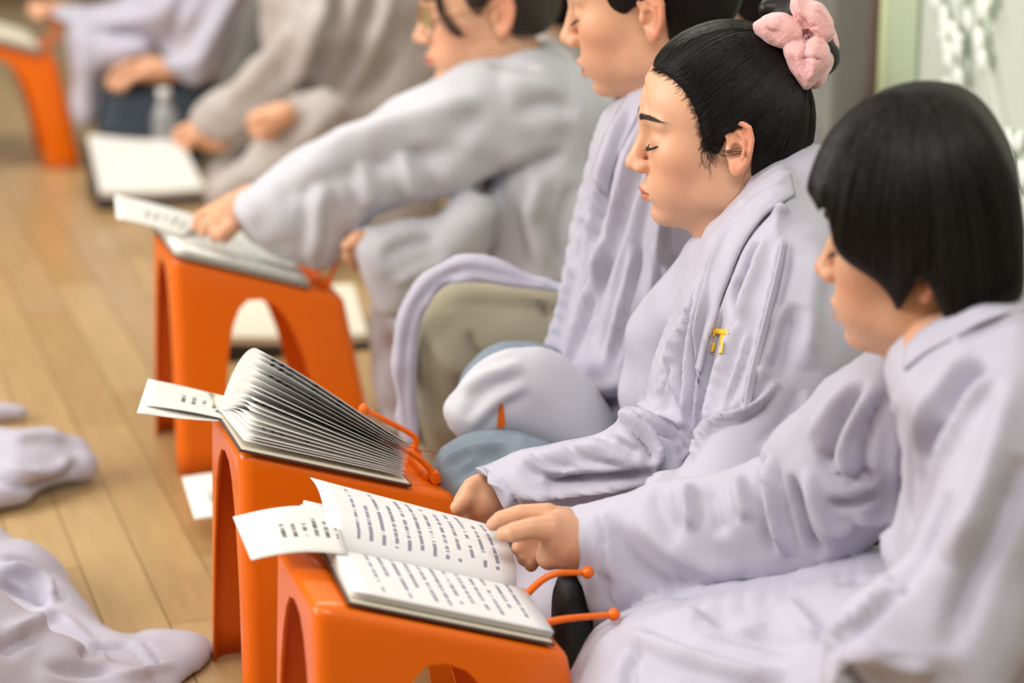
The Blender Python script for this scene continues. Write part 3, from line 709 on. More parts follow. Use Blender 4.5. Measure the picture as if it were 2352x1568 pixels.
def sculpt(V, Q, strokes, noise=0.0, seed=1, gain=1.5):
    """press folds into a mesh. stroke: ([(px, py)...], width_px, height_mm, kind); each line is laid on the surface where the ray meets it"""
    N = normals(V, Q)
    if noise: V = V+N*(value_noise(V, 14, seed)*noise*0.7+value_noise(V, 30, seed+1)*noise*0.3)[:, None]
    bvh = BVHTree.FromPolygons([Vector(v) for v in V], [tuple(q) for q in Q.tolist()])
    o = Vector(CAM); disp = np.zeros(len(V))
    for st in strokes:
        pts, wpx, amp = st[:3]; kind = st[3] if len(st) > 3 else 'ridge'
        line = smooth_line(np.array([(p[0], p[1], 0) for p in pts]), max(8, 6*len(pts))) if len(pts) > 1 else np.array([(*pts[0], 0)]*2)
        L = []; n0 = None
        for px, py, _ in line:
            hit = bvh.ray_cast(o, Vector(ray(px, py)).normalized())
            if hit[0] is not None: L.append(np.array(hit[0])); n0 = np.array(hit[1])
        if len(L) < 2: continue
        L = np.array(L); wd = wpx/FPX*np.linalg.norm(L.mean(0)-CAM)
        keep = np.ones(len(L), bool)
        near = np.nonzero(np.all((V > L.min(0)-3*wd) & (V < L.max(0)+3*wd), axis=1))[0]
        if len(near) == 0: continue
        P = V[near]; best = np.full(len(near), 1e9); bt = np.zeros(len(near)); side = np.zeros(len(near))
        vd = L.mean(0)-CAM; vd /= np.linalg.norm(vd)
        for i in range(len(L)-1):
            a, b = L[i], L[i+1]; ab = b-a; q = max(ab@ab, 1e-10)
            if q > (8*wd+0.05)**2: continue
            t = np.clip((P-a) @ ab/q, 0, 1); dv = P-a-t[:, None]*ab; d = np.linalg.norm(dv, axis=1); m = d < best
            best[m] = d[m]; bt[m] = (i+t[m])/(len(L)-1); side[m] = (dv[m] @ np.cross(ab/np.sqrt(q), vd))
        face = np.clip((-(N[near] @ vd)+0.25)*3, 0, 1)
        taper = np.clip(np.minimum(bt, 1-bt)*5, 0, 1)**0.7 if kind[-1] != '!' else np.clip(np.minimum(bt, 1-bt)*40, 0.2, 1)
        x = best/wd
        if kind.startswith('ridge'): pr = np.exp(-x*x)
        elif kind.startswith('fold'): pr = np.exp(-x*x)-0.55*np.exp(-((x-1.5)/0.8)**2)
        elif kind.startswith('crease'): pr = np.exp(-1.6*x)
        elif kind.startswith('step'): pr = np.where(side > 0, np.exp(-0.6*x*x), -0.25*np.exp(-(x*2.5)**2))
        else: pr = np.exp(-x*x)
        disp[near] += gain*amp*0.001*pr*taper*face
    V = V+N*disp[:, None]
    return V
def strands_mesh(lines, r0=0.0003, sides=3):
    V, Fc = [], []
    for L in lines:
        n = len(L); rad = np.full(n, r0); rad[0] *= 0.6; rad[-1] *= 0.3; v, f = tube('s', L, rad, sides, False); o = len(V); V.extend(v); Fc.extend([tuple(i+o for i in q) for q in f])
    return V, Fc

# ------------------------------------------------------------------ materials for people
M_ROBE = mat('lavender_robe', (0.48, 0.468, 0.568), 0.52, 0.035, 25, 0.25, 900, spec=0.3, sheen=0.15)
M_ROBE2 = mat('pale_robe', (0.56, 0.565, 0.63), 0.52, 0.03, 25, 0.2, 900, spec=0.3, sheen=0.15)
M_GREYROBE = mat('grey_robe', (0.43, 0.385, 0.36), 0.7, 0.05, 25, 0.2, 800, sheen=0.2)
M_JEANS = mat('blue_grey_trousers', (0.20, 0.25, 0.31), 0.8, 0.08, 60, 0.3, 1200)
M_DENIM = mat('dark_denim', (0.045, 0.062, 0.085), 0.8, 0.15, 30, 0.3, 1000)
M_KHAKI = mat('khaki_trousers', (0.33, 0.30, 0.215), 0.8, 0.05, 30, 0.2, 900)
M_TROUSER_GAP = mat('dark_trousers_and_gap', (0.012, 0.013, 0.014), 0.7)  # black trousers; also stands in for shade in the sleeve gap
M_PINK = mat('pink_velvet', (0.80, 0.42, 0.42), 0.6, 0.06, 60, 0.5, 260, sheen=0.7, bdist=0.003)
M_YELLOW = mat('yellow_lettering', (0.90, 0.55, 0.02), 0.5); M_BLACK = mat('black_board', (0.018, 0.016, 0.015), 0.45)

def cloth_part(name, V, Q, m, root, smooth_it=0):
    if smooth_it: V = relax(V, Q, smooth_it, 0.5)
    return link(name, mesh_quads(name, V, Q), m, root)
def place_head(ear, z, yaw, nod, roll, scale=1.0):
    """the near ear sits on the given pixel at camera depth z"""
    R = rot_zyx(yaw, nod, roll)*scale; return R, at_z(ear[0], ear[1], z)-R @ np.array((0.006, -0.074, -0.006))
def obj_bvh(*objs):
    V, Fc = [], []
    for o in objs:
        n = len(V); V.extend([v.co.copy() for v in o.data.vertices]); Fc.extend([tuple(i+n for i in p.vertices) for p in o.data.polygons])
    return BVHTree.FromPolygons(V, Fc)
def on_mesh(bvh, px, py, lift=0.0015, dflt=2.55):
    d = Vector(ray(px, py)).normalized(); h = bvh.ray_cast(Vector(CAM), d)
    return np.array(h[0]-d*lift) if h[0] is not None else at_z(px, py, dflt)
def hit_mesh(bvh, px, py, lift):
    d = Vector(ray(px, py)).normalized(); h = bvh.ray_cast(Vector(CAM), d); return None if h[0] is None else np.array(h[0]-d*lift)
def band(name, A, B, bvh, m, root, lift=(0.004, 0.004), thick=0.003, n=40, k=7, puff=0.0, dflt=2.55):
    """a strip of cloth laid on a surface between two traced edges"""
    A = smooth_line([(x, y, 0) for x, y in A], n); B = smooth_line([(x, y, 0) for x, y in B], n); P = np.zeros((n, k, 3))
    for i in range(n):
        for j in range(k):
            t = j/(k-1); q = A[i]*(1-t)+B[i]*t
            P[i, j] = on_mesh(bvh, q[0], q[1], lift[0]*(1-t)+lift[1]*t+puff*math.sin(math.pi*t), dflt)
    for _ in range(3): P[1:-1] = 0.5*P[1:-1]+0.25*(P[2:]+P[:-2])
    o = link(name, grid_mesh(name, P), m, root); solid(o, thick); return o
def body_mesh(root, head, variant, extra, tint=1.0, back=1.0):
    """one skin mesh: head and neck, arms and torso under the cloth, hands"""
    R, o = head; V, Q, C = HEADS[variant]; V = V.copy(); V[:, 0] = np.where((V[:, 0] > 0.02) & (V[:, 2] > -0.16), 0.02+(V[:, 0]-0.02)*back, V[:, 0]); Vs = [V @ R.T+o]; Qs = [Q]; Cs = [C*np.array((tint, tint*0.985, tint*0.96))]
    n = len(V)
    for v, q in extra:
        Vs.append(v); Qs.append(q+n); n += len(v); Cs.append(np.tile(SKIN*np.array((0.95, 0.88, 0.82))*tint, (len(v), 1)))
    me = mesh_quads('body', np.vstack(Vs), np.vstack(Qs)); set_col(me, np.vstack(Cs)); b = link('body', me, M_SKIN, root)
    bv = BVHTree.FromPolygons([Vector(v) for v in V], [tuple(q) for q in Q.tolist()])
    for name, vf, m, lift in (('eyebrows', BROW, M_BROW, 0.0006), ('eyelashes', LASH, M_LASH, 0.0)):
        P = np.array(vf[0])
        if name == 'eyebrows':
            for i in range(0, len(P), 9):
                h = bv.ray_cast(Vector((-0.2, P[i:i+9, 1].mean(), P[i:i+9, 2].mean())), Vector((1, 0, 0)))
                if h[0] is not None: P[i:i+9, 0] += h[0].x-lift-P[i:i+9, 0].mean()
        me = mesh_from(name, P @ R.T+o, vf[1]); e = link(name, me, m, root); e['kind'] = 'stuff'
    return b
def low_body(limbs, c, h=0.012):
    """hidden trunk and arms, kept well inside the clothing"""
    P = np.array([p[:3] for l in limbs for p in l]); f = Field(P.min(0)-0.12, P.max(0)+0.12, h)
    for l in limbs: f.chain([p[:3] for p in l], [p[3] for p in l], 0.03)
    f.F = np.maximum(f.F, (0.02-f.ax[2]).astype(np.float32)[None, None, :])
    return f.mesh()
def hair_lines(bvh, pts_a, pts_b, n, lift=(0.0005, 0.003), bow=0.0, center=None, nseg=9, jit=0.004, seed=1):
    """strands between two lists of points, combed over the hair mass"""
    r = random.Random(seed); out = []
    for _ in range(n):
        t = r.random(); m = len(pts_a)-1; i = min(int(t*m), m-1); f = t*m-i
        a = pts_a[i]*(1-f)+pts_a[i+1]*f; m2 = len(pts_b)-1; g = t*m2; j = min(int(g), m2-1) if m2 else 0
        b = (pts_b[j]*(1-(g-j))+pts_b[j+1]*(g-j)) if m2 else pts_b[0]
        a = a+np.array([r.gauss(0, jit) for _ in range(3)]); b = b+np.array([r.gauss(0, jit) for _ in range(3)]); L = []; lf = r.uniform(*lift); e0 = r.uniform(0.0, 0.25); e1 = r.uniform(0.75, 1.0)
        for k in range(nseg):
            s = e0+(e1-e0)*k/(nseg-1); p = a*(1-s)+b*s
            if center is not None:
                d = p-center; ra = np.linalg.norm(a-center)*(1-s)+np.linalg.norm(b-center)*s; p = center+d/np.linalg.norm(d)*ra
            h = bvh.find_nearest(Vector(p))
            if h[0] is not None:
                nn = np.array(h[1]); nn = nn if nn @ (p-(center if center is not None else p-nn)) >= 0 else -nn
                p = np.array(h[0])+nn*lf
            L.append(p)
        out.append(np.array(L))
    return out
# ================================================================== people
def hand(frame, wrist, palm, tips, thumb, pr=0.026, fr=0.0085, h=0.0022, lift=0.010):
    """wrist, palm: (px, py, depth); tips: four fingertips; thumb: (mid, tip). Own small field so that fingers stay apart"""
    W, P = np.array(at_z(*wrist)), np.array(at_z(*palm)); T = [np.array(at_z(*t)) for t in tips]; TH = [np.array(at_z(*t)) for t in thumb]
    A = np.array([W, P]+T+TH); f = Field(A.min(0)-0.045, A.max(0)+0.045, h)
    ax = P-W; L = np.linalg.norm(ax); ax /= L; sp = T[0]-T[-1]; sp = sp-ax*(sp@ax); sp /= max(np.linalg.norm(sp), 1e-6)
    f.chain([W, P], [pr*0.86, pr], 0.012); n = np.cross(ax, sp); n = n if n[2] > 0 else -n
    for i, t in enumerate(T):
        k = P+ax*pr*0.55+sp*pr*(0.85-0.57*i); mid = k*0.45+t*0.55+n*lift
        f.chain([P+sp*pr*(0.6-0.4*i), k, mid, t], [pr*0.5, fr*1.15, fr, fr*0.8], 0.004)
    f.chain([W*0.4+P*0.6+sp*pr*0.5, TH[0], TH[1]], [pr*0.55, fr*1.2, fr*0.95], 0.006)
    V, Q = f.mesh(); return relax(V, Q, 2, 0.5), Q
FRAME_OBJ = {}
def pt(px, py, z, r): return (*at_z(px, py, z), r)

# ------------------------------------------------------------------ the woman with the pink scrunchie (in focus)
p2 = empty('person', on_floor(1760, 1500), 'woman in lavender robe with pink scrunchie on her bun, eyes lowered', 'person')
h2 = place_head((1687, 347), 2.62, -18, 7, -3, 0.96)
c = Cloth(1650, 850, 2.62, (-0.36, 0.30, -0.30, 0.42, 0.0, 0.70), 0.0042)
c.pillow([(1622, 538), (1595, 600), (1553, 720), (1512, 830), (1490, 900), (1478, 960), (1500, 1060), (1560, 1130), (1700, 1250), (1900, 1300), (2050, 1100), (2070, 800), (2010, 620), (1900, 510), (1840, 455), (1812, 402), (1770, 405), (1710, 462), (1660, 510)], (1700, 800, 2.64), 0.125, 0.11, 0.0)
c.limb([(1840, 470, 2.68, 0.07), (1900, 640, 2.70, 0.10), (1880, 900, 2.72, 0.12), (1800, 1200, 2.80, 0.15)], 0.05)
c.limb([(1640, 620, 2.72, 0.05), (1560, 780, 2.80, 0.055), (1530, 900, 2.82, 0.055)], 0.04)          # far sleeve against the side
c.pillow([(1800, 500), (1735, 590), (1690, 690), (1662, 800), (1640, 900), (1600, 1000), (1565, 1085), (1492, 1108), (1540, 1210), (1700, 1250), (1880, 1150), (1965, 950), (1985, 750), (1930, 580), (1870, 500)], [(1800, 560, 2.54), (1600, 1080, 2.47)], 0.055, 0.05, 0.018)
c.pillow([(1083, 1076), (1180, 1047), (1300, 1010), (1400, 966), (1430, 935), (1490, 945), (1560, 1000), (1600, 1060), (1570, 1095), (1480, 1120), (1350, 1152), (1245, 1150), (1163, 1170), (1120, 1120)], [(1120, 1110, 2.62), (1520, 1020, 2.56)], 0.040, 0.035, 0.012)
c.pillow([(1230, 1150), (1350, 1130), (1500, 1100), (1700, 1150), (1900, 1250), (2000, 1400), (1900, 1530), (1500, 1540), (1250, 1450), (1150, 1300)], (1500, 1300, 2.78), 0.19, 0.10, 0.03)
c.limb([(1075, 1120, 2.60, 0.018), (1130, 1120, 2.62, 0.014)], 0.004, 'sub')
c.floor_cut()
V, Q = c.world(1)
V = sculpt(V, Q, [
    ([(1812, 408), (1745, 445), (1688, 500), (1650, 560), (1626, 620), (1600, 700)], 9, 3.0, 'ridge!'),
    ([(1822, 450), (1760, 492), (1705, 560), (1672, 640), (1640, 720), (1615, 800), (1590, 900)], 8, -3.2, 'crease'),
    ([(1738, 556), (1715, 630), (1695, 665), (1684, 734)], 13, -8.0, 'ridge'),
    ([(1760, 540), (1738, 620), (1712, 690), (1700, 740)], 13, 5.0, 'ridge'),
    ([(1812, 560), (1798, 640), (1768, 760), (1742, 850)], 14, -4.0, 'ridge'),
    ([(1796, 548), (1779, 625), (1748, 750), (1725, 837), (1703, 949)], 5, 2.4, 'ridge!'),
    ([(1688, 728), (1655, 822), (1635, 894), (1610, 980), (1575, 1070)], 9, -5.0, 'crease!'),
    ([(1700, 730), (1670, 820), (1648, 894), (1630, 970)], 16, 5.0, 'ridge'),
    ([(1785, 875), (1744, 923), (1704, 949), (1655, 966), (1615, 998), (1575, 1078)], 10, 6.0, 'fold'),
    ([(1830, 700), (1800, 800), (1770, 860)], 26, -6, 'ridge'), ([(1790, 690), (1765, 790), (1740, 880)], 18, 4, 'ridge'),
    ([(1622, 640), (1598, 760), (1580, 880), (1572, 980)], 14, 5, 'fold'), ([(1570, 720), (1556, 820), (1560, 930)], 16, 5, 'fold'),
    ([(1652, 700), (1625, 800), (1606, 900), (1590, 1000)], 9, 4, 'fold'), ([(1530, 830), (1520, 900), (1530, 960)], 14, -4, 'ridge'),
    ([(1415, 940), (1450, 965), (1490, 1000), (1515, 1045), (1505, 1075)], 14, 9, 'fold'), ([(1440, 935), (1500, 965), (1570, 1015)], 12, -11, 'ridge'),
    ([(1470, 925), (1520, 950), (1580, 980)], 12, 6, 'ridge'), ([(1180, 1075), (1300, 1045), (1420, 1010)], 22, 6, 'ridge'), ([(1250, 1105), (1380, 1108), (1500, 1095)], 16, -11, 'ridge'),
    ([(1190, 1140), (1320, 1128), (1450, 1118)], 10, 5, 'ridge'), ([(1360, 990), (1420, 1020), (1470, 1050)], 14, -5, 'ridge'), ([(1120, 1068), (1160, 1118), (1190, 1160)], 7, -2.4, 'crease!'),
    ([(1880, 560), (1860, 700), (1850, 850)], 30, 5, 'ridge'), ([(1700, 480), (1760, 470), (1810, 480)], 16, 4, 'ridge'), ([(1790, 420), (1800, 450), (1780, 470)], 10, -3, 'ridge'),
    ([(1600, 640), (1575, 740), (1548, 840), (1530, 920)], 8, 3.5, 'fold'), ([(1545, 760), (1530, 840), (1505, 910)], 9, 3, 'fold'), ([(1640, 930), (1600, 1010), (1560, 1060)], 8, 3, 'fold'),
    ([(1300, 1030), (1360, 1060), (1440, 1075)], 9, -3.5, 'ridge'), ([(1210, 1062), (1260, 1082), (1330, 1090)], 9, 3, 'fold'), ([(1720, 760), (1690, 860), (1660, 940)], 8, 2.5, 'fold'), ([(1860, 900), (1820, 980), (1760, 1040)], 16, 4, 'fold'),
], 0.006, 11, 2.3)
robe2 = cloth_part('robe', V, Q, M_ROBE, p2)
c = Cloth(1130, 1080, 2.8, (-0.16, 0.14, -0.16, 0.30, 0.0, 0.36), 0.005)
c.pillow([(998, 1062), (1030, 1025), (1085, 1000), (1150, 994), (1240, 1012), (1330, 1080), (1400, 1300), (1200, 1420), (1040, 1350), (1010, 1200)], (1130, 1100, 2.80), 0.075, 0.07, 0)
c.pillow([(1055, 890), (1110, 815), (1190, 795), (1300, 830), (1330, 1000), (1200, 1060), (1080, 1020)], (1180, 920, 3.0), 0.06, 0.06, 0.03)
c.floor_cut(); V, Q = c.world(2); V = sculpt(V, Q, [([(1020, 1060), (1080, 1030), (1160, 1020)], 14, 5, 'fold'), ([(1060, 1090), (1110, 1050), (1180, 1040)], 12, -5, 'ridge'), ([(1050, 1130), (1090, 1090), (1140, 1075)], 12, 4, 'fold')], 0.003, 5)
cloth_part('trousers', V, Q, M_JEANS, p2)
c = Cloth(1130, 900, 2.93, (-0.11, 0.16, -0.12, 0.2, 0.08, 0.42), 0.005)
c.pillow([(1017, 940), (1060, 885), (1110, 830), (1170, 800), (1260, 800), (1340, 860), (1420, 1000), (1330, 1060), (1180, 1020), (1065, 1008)], [(1050, 950, 2.86), (1250, 900, 2.88)], 0.04, 0.05, 0)
V, Q = c.world(2); V = sculpt(V, Q, [([(1060, 900), (1120, 860), (1200, 840)], 18, 5, 'fold'), ([(1080, 980), (1140, 920), (1210, 880)], 16, 4, 'fold')], 0.003, 6)
cloth_part('robe_hem', V, Q, M_ROBE2, p2)
hd = hand(c, (1165, 1112, 2.645), (1110, 1140, 2.63), [(1062, 1195, 2.62), (1082, 1204, 2.63), (1104, 1206, 2.64), (1126, 1200, 2.65)][::-1], [(1075, 1140, 2.61), (1050, 1165, 2.61)], 0.026)
lb = low_body([[pt(1730, 560, 2.70, 0.05), pt(1760, 800, 2.72, 0.085), pt(1800, 1250, 2.84, 0.10)], [pt(1860, 640, 2.62, 0.035), pt(1720, 1050, 2.56, 0.03)], [pt(1640, 700, 2.76, 0.03), pt(1500, 1010, 2.62, 0.022), pt(1180, 1105, 2.64, 0.018)]], c)
p2b = body_mesh(p2, h2, 0.0, [hd, lb], 1.0, 0.88)
# hair: the mass is kept inside its traced outline, strands are combed to the bun
c = Cloth(1690, 230, 2.645, (-0.13, 0.13, -0.12, 0.12, 0.55, 0.95), 0.003)
def ell_w(c, head, lc, r, k=0.02, op='add'):
    R, o = head; sc = np.linalg.norm(R[0]); RR = c.M @ (R/sc); c.ell(c.M @ (o+R @ np.array(lc)), np.array(r)*sc, k, op, RR)
ell_w(c, h2, (0.016, 0, 0.048), (0.103, 0.0815, 0.090), 0); ell_w(c, h2, (0.040, 0, -0.010), (0.062, 0.066, 0.072), 0.03)
c.cookie([(1492, 158), (1500, 128), (1528, 98), (1575, 72), (1640, 55), (1700, 56), (1760, 75), (1810, 125), (1850, 185), (1872, 265), (1866, 340), (1838, 404), (1795, 408), (1750, 418), (1722, 412), (1724, 372), (1728, 330), (1716, 296), (1692, 286), (1668, 300), (1655, 340), (1636, 372), (1622, 352), (1612, 312), (1600, 262), (1582, 220), (1556, 186), (1522, 166)], (1660, 230, 2.67), 0.012)
V, Q = c.world(2); hairV, hairQ = V, Q
ho = cloth_part('hair', V, Q, M_HAIRM, p2)
bv = BVHTree.FromPolygons([Vector(v) for v in V], [tuple(q) for q in Q.tolist()]); hc = h2[1]+h2[0] @ np.array((0.016, 0, 0.040))
bun = at_z(1800, 118, 2.66)
def near_pts(L, z=2.585): return [at_z(x, y, z) for x, y in L]
lines = hair_lines(bv, near_pts([(1495, 150), (1530, 165), (1560, 185), (1585, 225), (1603, 270), (1614, 320), (1640, 366), (1665, 300), (1700, 288), (1726, 330), (1726, 400), (1790, 405), (1840, 400)]), [bun], 1500, (0.0, 0.0016), center=hc, jit=0.004, seed=2)
lines += hair_lines(bv, near_pts([(1500, 130), (1540, 95), (1600, 68), (1680, 58), (1740, 70)], 2.64), [bun], 500, (0.0, 0.002), center=hc, jit=0.008, seed=3)
lines += hair_lines(bv, near_pts([(1497, 155), (1506, 122), (1540, 90), (1590, 68), (1640, 58)], 2.67), [bun], 700, (0.0, 0.0015), center=hc, jit=0.005, seed=8)
lines += hair_lines(bv, near_pts([(1850, 380), (1866, 300), (1858, 230)], 2.66), [bun], 200, (0.0, 0.002), center=hc, jit=0.008, seed=4)
fbv = obj_bvh(p2b, ho); r = random.Random(5)
def fly(pts, lift, n=7): lines.append(smooth_line([on_mesh(fbv, x, y, l, 2.60) for (x, y), l in zip(pts, lift)], n))
base_n = len(lines)
HL2 = smooth_line([(1497, 158, 0), (1530, 168, 0), (1560, 190, 0), (1584, 224, 0), (1602, 266, 0), (1613, 314, 0), (1624, 350, 0)], 200)
for i in range(420):                                  # soft hairline: fine hairs rooted on the skin, combed back into the mass
    q = HL2[r.randrange(200)]; o = abs(r.gauss(0, 9)); x, y = q[0]-o*0.8, q[1]+o*0.5; dx, dy = 1800-x, 100-y; d = math.hypot(dx, dy); ln = o+r.uniform(14, 40)
    fly([(x, y), (x+dx/d*ln*0.5+r.gauss(0, 2), y+dy/d*ln*0.5-3+r.gauss(0, 2)), (x+dx/d*ln, y+dy/d*ln)], (0.0003, 0.0016, 0.001), 6)
for i in range(46):                                   # wisps before the ear
    x, y = 1630+r.gauss(0, 11), 318+r.gauss(0, 16); ln = r.uniform(25, 72)
    fly([(x+8, y-15), (x+r.gauss(0, 5), y+ln*0.4), (x+6+r.gauss(0, 9), y+ln)], (0.0008, 0.0012, 0.0018))
for i in range(13):                                   # lock hooked across the ear
    y = 340+r.gauss(0, 5); fly([(1636+r.gauss(0, 4), y+2), (1668, y+14+r.gauss(0, 2)), (1698, y+8+r.gauss(0, 2)), (1721+r.gauss(0, 4), y+20+r.gauss(0, 4))], (0.001, 0.002, 0.003, 0.003), 9)
for i in range(20):                                   # flyaways at the nape
    x, y = 1738+r.gauss(0, 14), 400+r.gauss(0, 8); fly([(x, y), (x-10+r.gauss(0, 8), y+25), (x-25+r.gauss(0, 14), y+62)], (0.002, 0.003, 0.003))
wf = strands_mesh(lines[base_n:], 0.00019); so = link('loose_hairs', mesh_from('loose_hairs', *wf), M_HAIR, p2); so['kind'] = 'stuff'; lines = lines[:base_n]
vf = strands_mesh(lines, 0.00034); so = link('hair_strands', mesh_from('hair_strands', *vf), M_HAIR, p2); so['kind'] = 'stuff'
c = Cloth(1830, 100, 2.66, (-0.07, 0.06, -0.07, 0.09, 0.62, 0.96), 0.0025)
c.limb([(1790, 110, 2.66, 0.024), (1840, 70, 2.665, 0.034)], 0.01); c.limb([(1860, 120, 2.68, 0.030), (1885, 130, 2.68, 0.022)], 0.01); c.limb([(1765, 20, 2.67, 0.012), (1800, 20, 2.67, 0.016)], 0.01)
V, Q = c.world(1); cloth_part('hair_bun', V, Q, M_HAIR, p2)
# scrunchie: a puffy gathered ring around the bun
c = Cloth(1830, 100, 2.62, (-0.07, 0.06, -0.07, 0.09, 0.62, 0.96), 0.0018)
c.pillow([(1731, 58), (1748, 36), (1785, 28), (1820, 40), (1848, 66), (1845, 92), (1815, 104), (1785, 108), (1752, 92)], (1790, 70, 2.615), 0.017, 0.018, 0, 0.002)
c.pillow([(1818, 28), (1825, -4), (1850, 2), (1885, 8), (1912, 40), (1914, 75), (1900, 98), (1872, 84), (1850, 78), (1838, 55)], (1870, 45, 2.615), 0.019, 0.018, 0.003, 0.002)
c.pillow([(1803, 112), (1815, 96), (1845, 90), (1878, 80), (1905, 108), (1906, 140), (1890, 170), (1868, 196), (1848, 204), (1826, 182), (1810, 150)], (1855, 140, 2.612), 0.018, 0.02, 0.003, 0.002)
c.limb([(1760, 90, 2.66, 0.012), (1780, 60, 2.69, 0.013), (1830, 30, 2.70, 0.014), (1880, 60, 2.70, 0.014), (1900, 110, 2.68, 0.013), (1870, 180, 2.65, 0.012)], 0.004)
V, Q = c.world(1)
V = sculpt(V, Q, [([(1850, 66), (1852, 85), (1848, 100)], 6, -5, 'crease'), ([(1852, 85), (1875, 80), (1900, 96)], 5, -4, 'crease'), ([(1850, 95), (1846, 125), (1850, 160)], 5, -4.5, 'crease'), ([(1842, 40), (1856, 62), (1880, 60)], 5, -3, 'crease'), ([(1835, 140), (1855, 132), (1885, 138)], 4, -3.5, 'crease'),
    ([(1758, 60), (1775, 74), (1790, 72)], 4, -3, 'crease'), ([(1860, 90), (1880, 96), (1895, 105)], 4, -2.5, 'crease'), ([(1870, 20), (1896, 40), (1904, 75)], 4, -2, 'crease'), ([(1815, 120), (1828, 165), (1846, 195)], 4, -2, 'crease'), ([(1800, 40), (1830, 62), (1842, 84)], 5, 2, 'ridge'), ([(1862, 110), (1870, 150), (1858, 185)], 6, 2.4, 'ridge')], 0.0016, 21)
V = V+normals(V, Q)*(value_noise(V, 110, 5)*0.0007+value_noise(V, 60, 6)*0.0009)[:, None]
sc = cloth_part('scrunchie', V, Q, M_PINK, p2); tag(sc, 'pink velvet scrunchie')
# yellow letters on the robe front
rbv = obj_bvh(robe2)
def print_patch(name, outline, m, root, bvh, n=1):
    P = [on_mesh(bvh, x, y, 0.003) for x, y in outline]; me = mesh_from(name, P, [tuple(range(len(P)))], False); o = link(name, me, m, root); solid(o, 0.0006); return o
letter = band('printed_letter', [(1643, 754), (1657, 755), (1672, 756)], [(1642, 766), (1657, 767), (1672, 767)], rbv, M_YELLOW, p2, (0.0022, 0.0022), 0.0006, 8, 4)
band('printed_letter', [(1655, 762), (1652, 790), (1649, 812)], [(1665, 762), (1662, 790), (1659, 811)], rbv, M_YELLOW, p2, (0.0022, 0.0022), 0.0006, 12, 4)
band('printed_letter', [(1639, 757), (1638, 766), (1637, 774)], [(1643, 758), (1642, 766), (1641, 772)], rbv, M_YELLOW, p2, (0.0022, 0.0022), 0.0006, 6, 3)
band('printed_letter', [(1637, 788), (1634, 798), (1632, 808)], [(1643, 786), (1643, 798), (1638, 809)], rbv, M_YELLOW, p2, (0.0022, 0.0022), 0.0006, 8, 4)
band('collar', [(1815, 400), (1765, 425), (1712, 470), (1668, 520), (1640, 560), (1622, 620), (1604, 690), (1590, 760)], [(1826, 448), (1775, 478), (1725, 535), (1690, 600), (1668, 660), (1645, 720), (1622, 800), (1604, 880)], rbv, M_ROBE, p2, (0.007, 0.004), 0.004)

band('sleeve_fold', [(1795, 556), (1781, 625), (1750, 750), (1727, 837), (1705, 945)], [(1806, 560), (1794, 632), (1764, 756), (1742, 842), (1722, 940)], rbv, M_ROBE, p2, (0.0045, 0.0005), 0.002, 30, 4)

# ------------------------------------------------------------------ the short-haired woman in front at right
p3 = empty('person', on_floor(2200, 1900), 'short-haired woman in lavender robe at right, holding up a page of the nearest book', 'person')
h3 = place_head((2114, 622), 2.12, -43, 8, 0, 1.0)
c = Cloth(1900, 1150, 2.25, (-0.30, 0.33, -0.28, 0.42, 0.0, 0.62), 0.005)
c.pillow([(2083, 798), (2050, 860), (2052, 950), (2060, 1050), (2052, 1150), (2046, 1250), (2040, 1345), (2000, 1420), (2000, 1600), (2300, 1750), (2560, 1700), (2640, 1300), (2600, 950), (2480, 760), (2370, 690), (2330, 668), (2240, 690), (2150, 735)], (2200, 1000, 2.17), 0.135, 0.11, 0)
c.pillow([(2290, 800), (2230, 880), (2180, 1000), (2140, 1120), (2090, 1260), (2020, 1350), (1930, 1440), (1895, 1510), (1910, 1600), (2050, 1700), (2300, 1600), (2440, 1300), (2480, 1000), (2400, 820)], [(2300, 900, 2.06), (2000, 1500, 2.03)], 0.055, 0.06, 0.02)
c.pillow([(2075, 800), (2030, 792), (1990, 815), (1900, 880), (1838, 945), (1790, 1000), (1768, 1040), (1755, 1070), (1690, 1082), (1620, 1098), (1560, 1108), (1500, 1112), (1440, 1135), (1370, 1150), (1306, 1172), (1312, 1250), (1322, 1330), (1336, 1420), (1358, 1482), (1430, 1440), (1520, 1402), (1620, 1385), (1720, 1370), (1800, 1345), (1880, 1312), (1940, 1290), (2000, 1230), (2060, 1150), (2090, 950)], [(2040, 880, 2.30), (1340, 1320, 2.51)], 0.05, 0.06, 0.02)
c.pillow([(1300, 1600), (1340, 1520), (1400, 1470), (1480, 1425), (1620, 1395), (1800, 1365), (1930, 1325), (2060, 1310), (2250, 1400), (2450, 1500), (2550, 1700), (2450, 1900), (1900, 1930), (1400, 1890), (1290, 1760)], (1700, 1600, 2.36), 0.17, 0.12, 0.015)
c.limb([(1310, 1250, 2.49, 0.022), (1340, 1330, 2.51, 0.030), (1325, 1400, 2.50, 0.02)], 0.006, 'sub')
c.floor_cut(); V, Q = c.world(1)
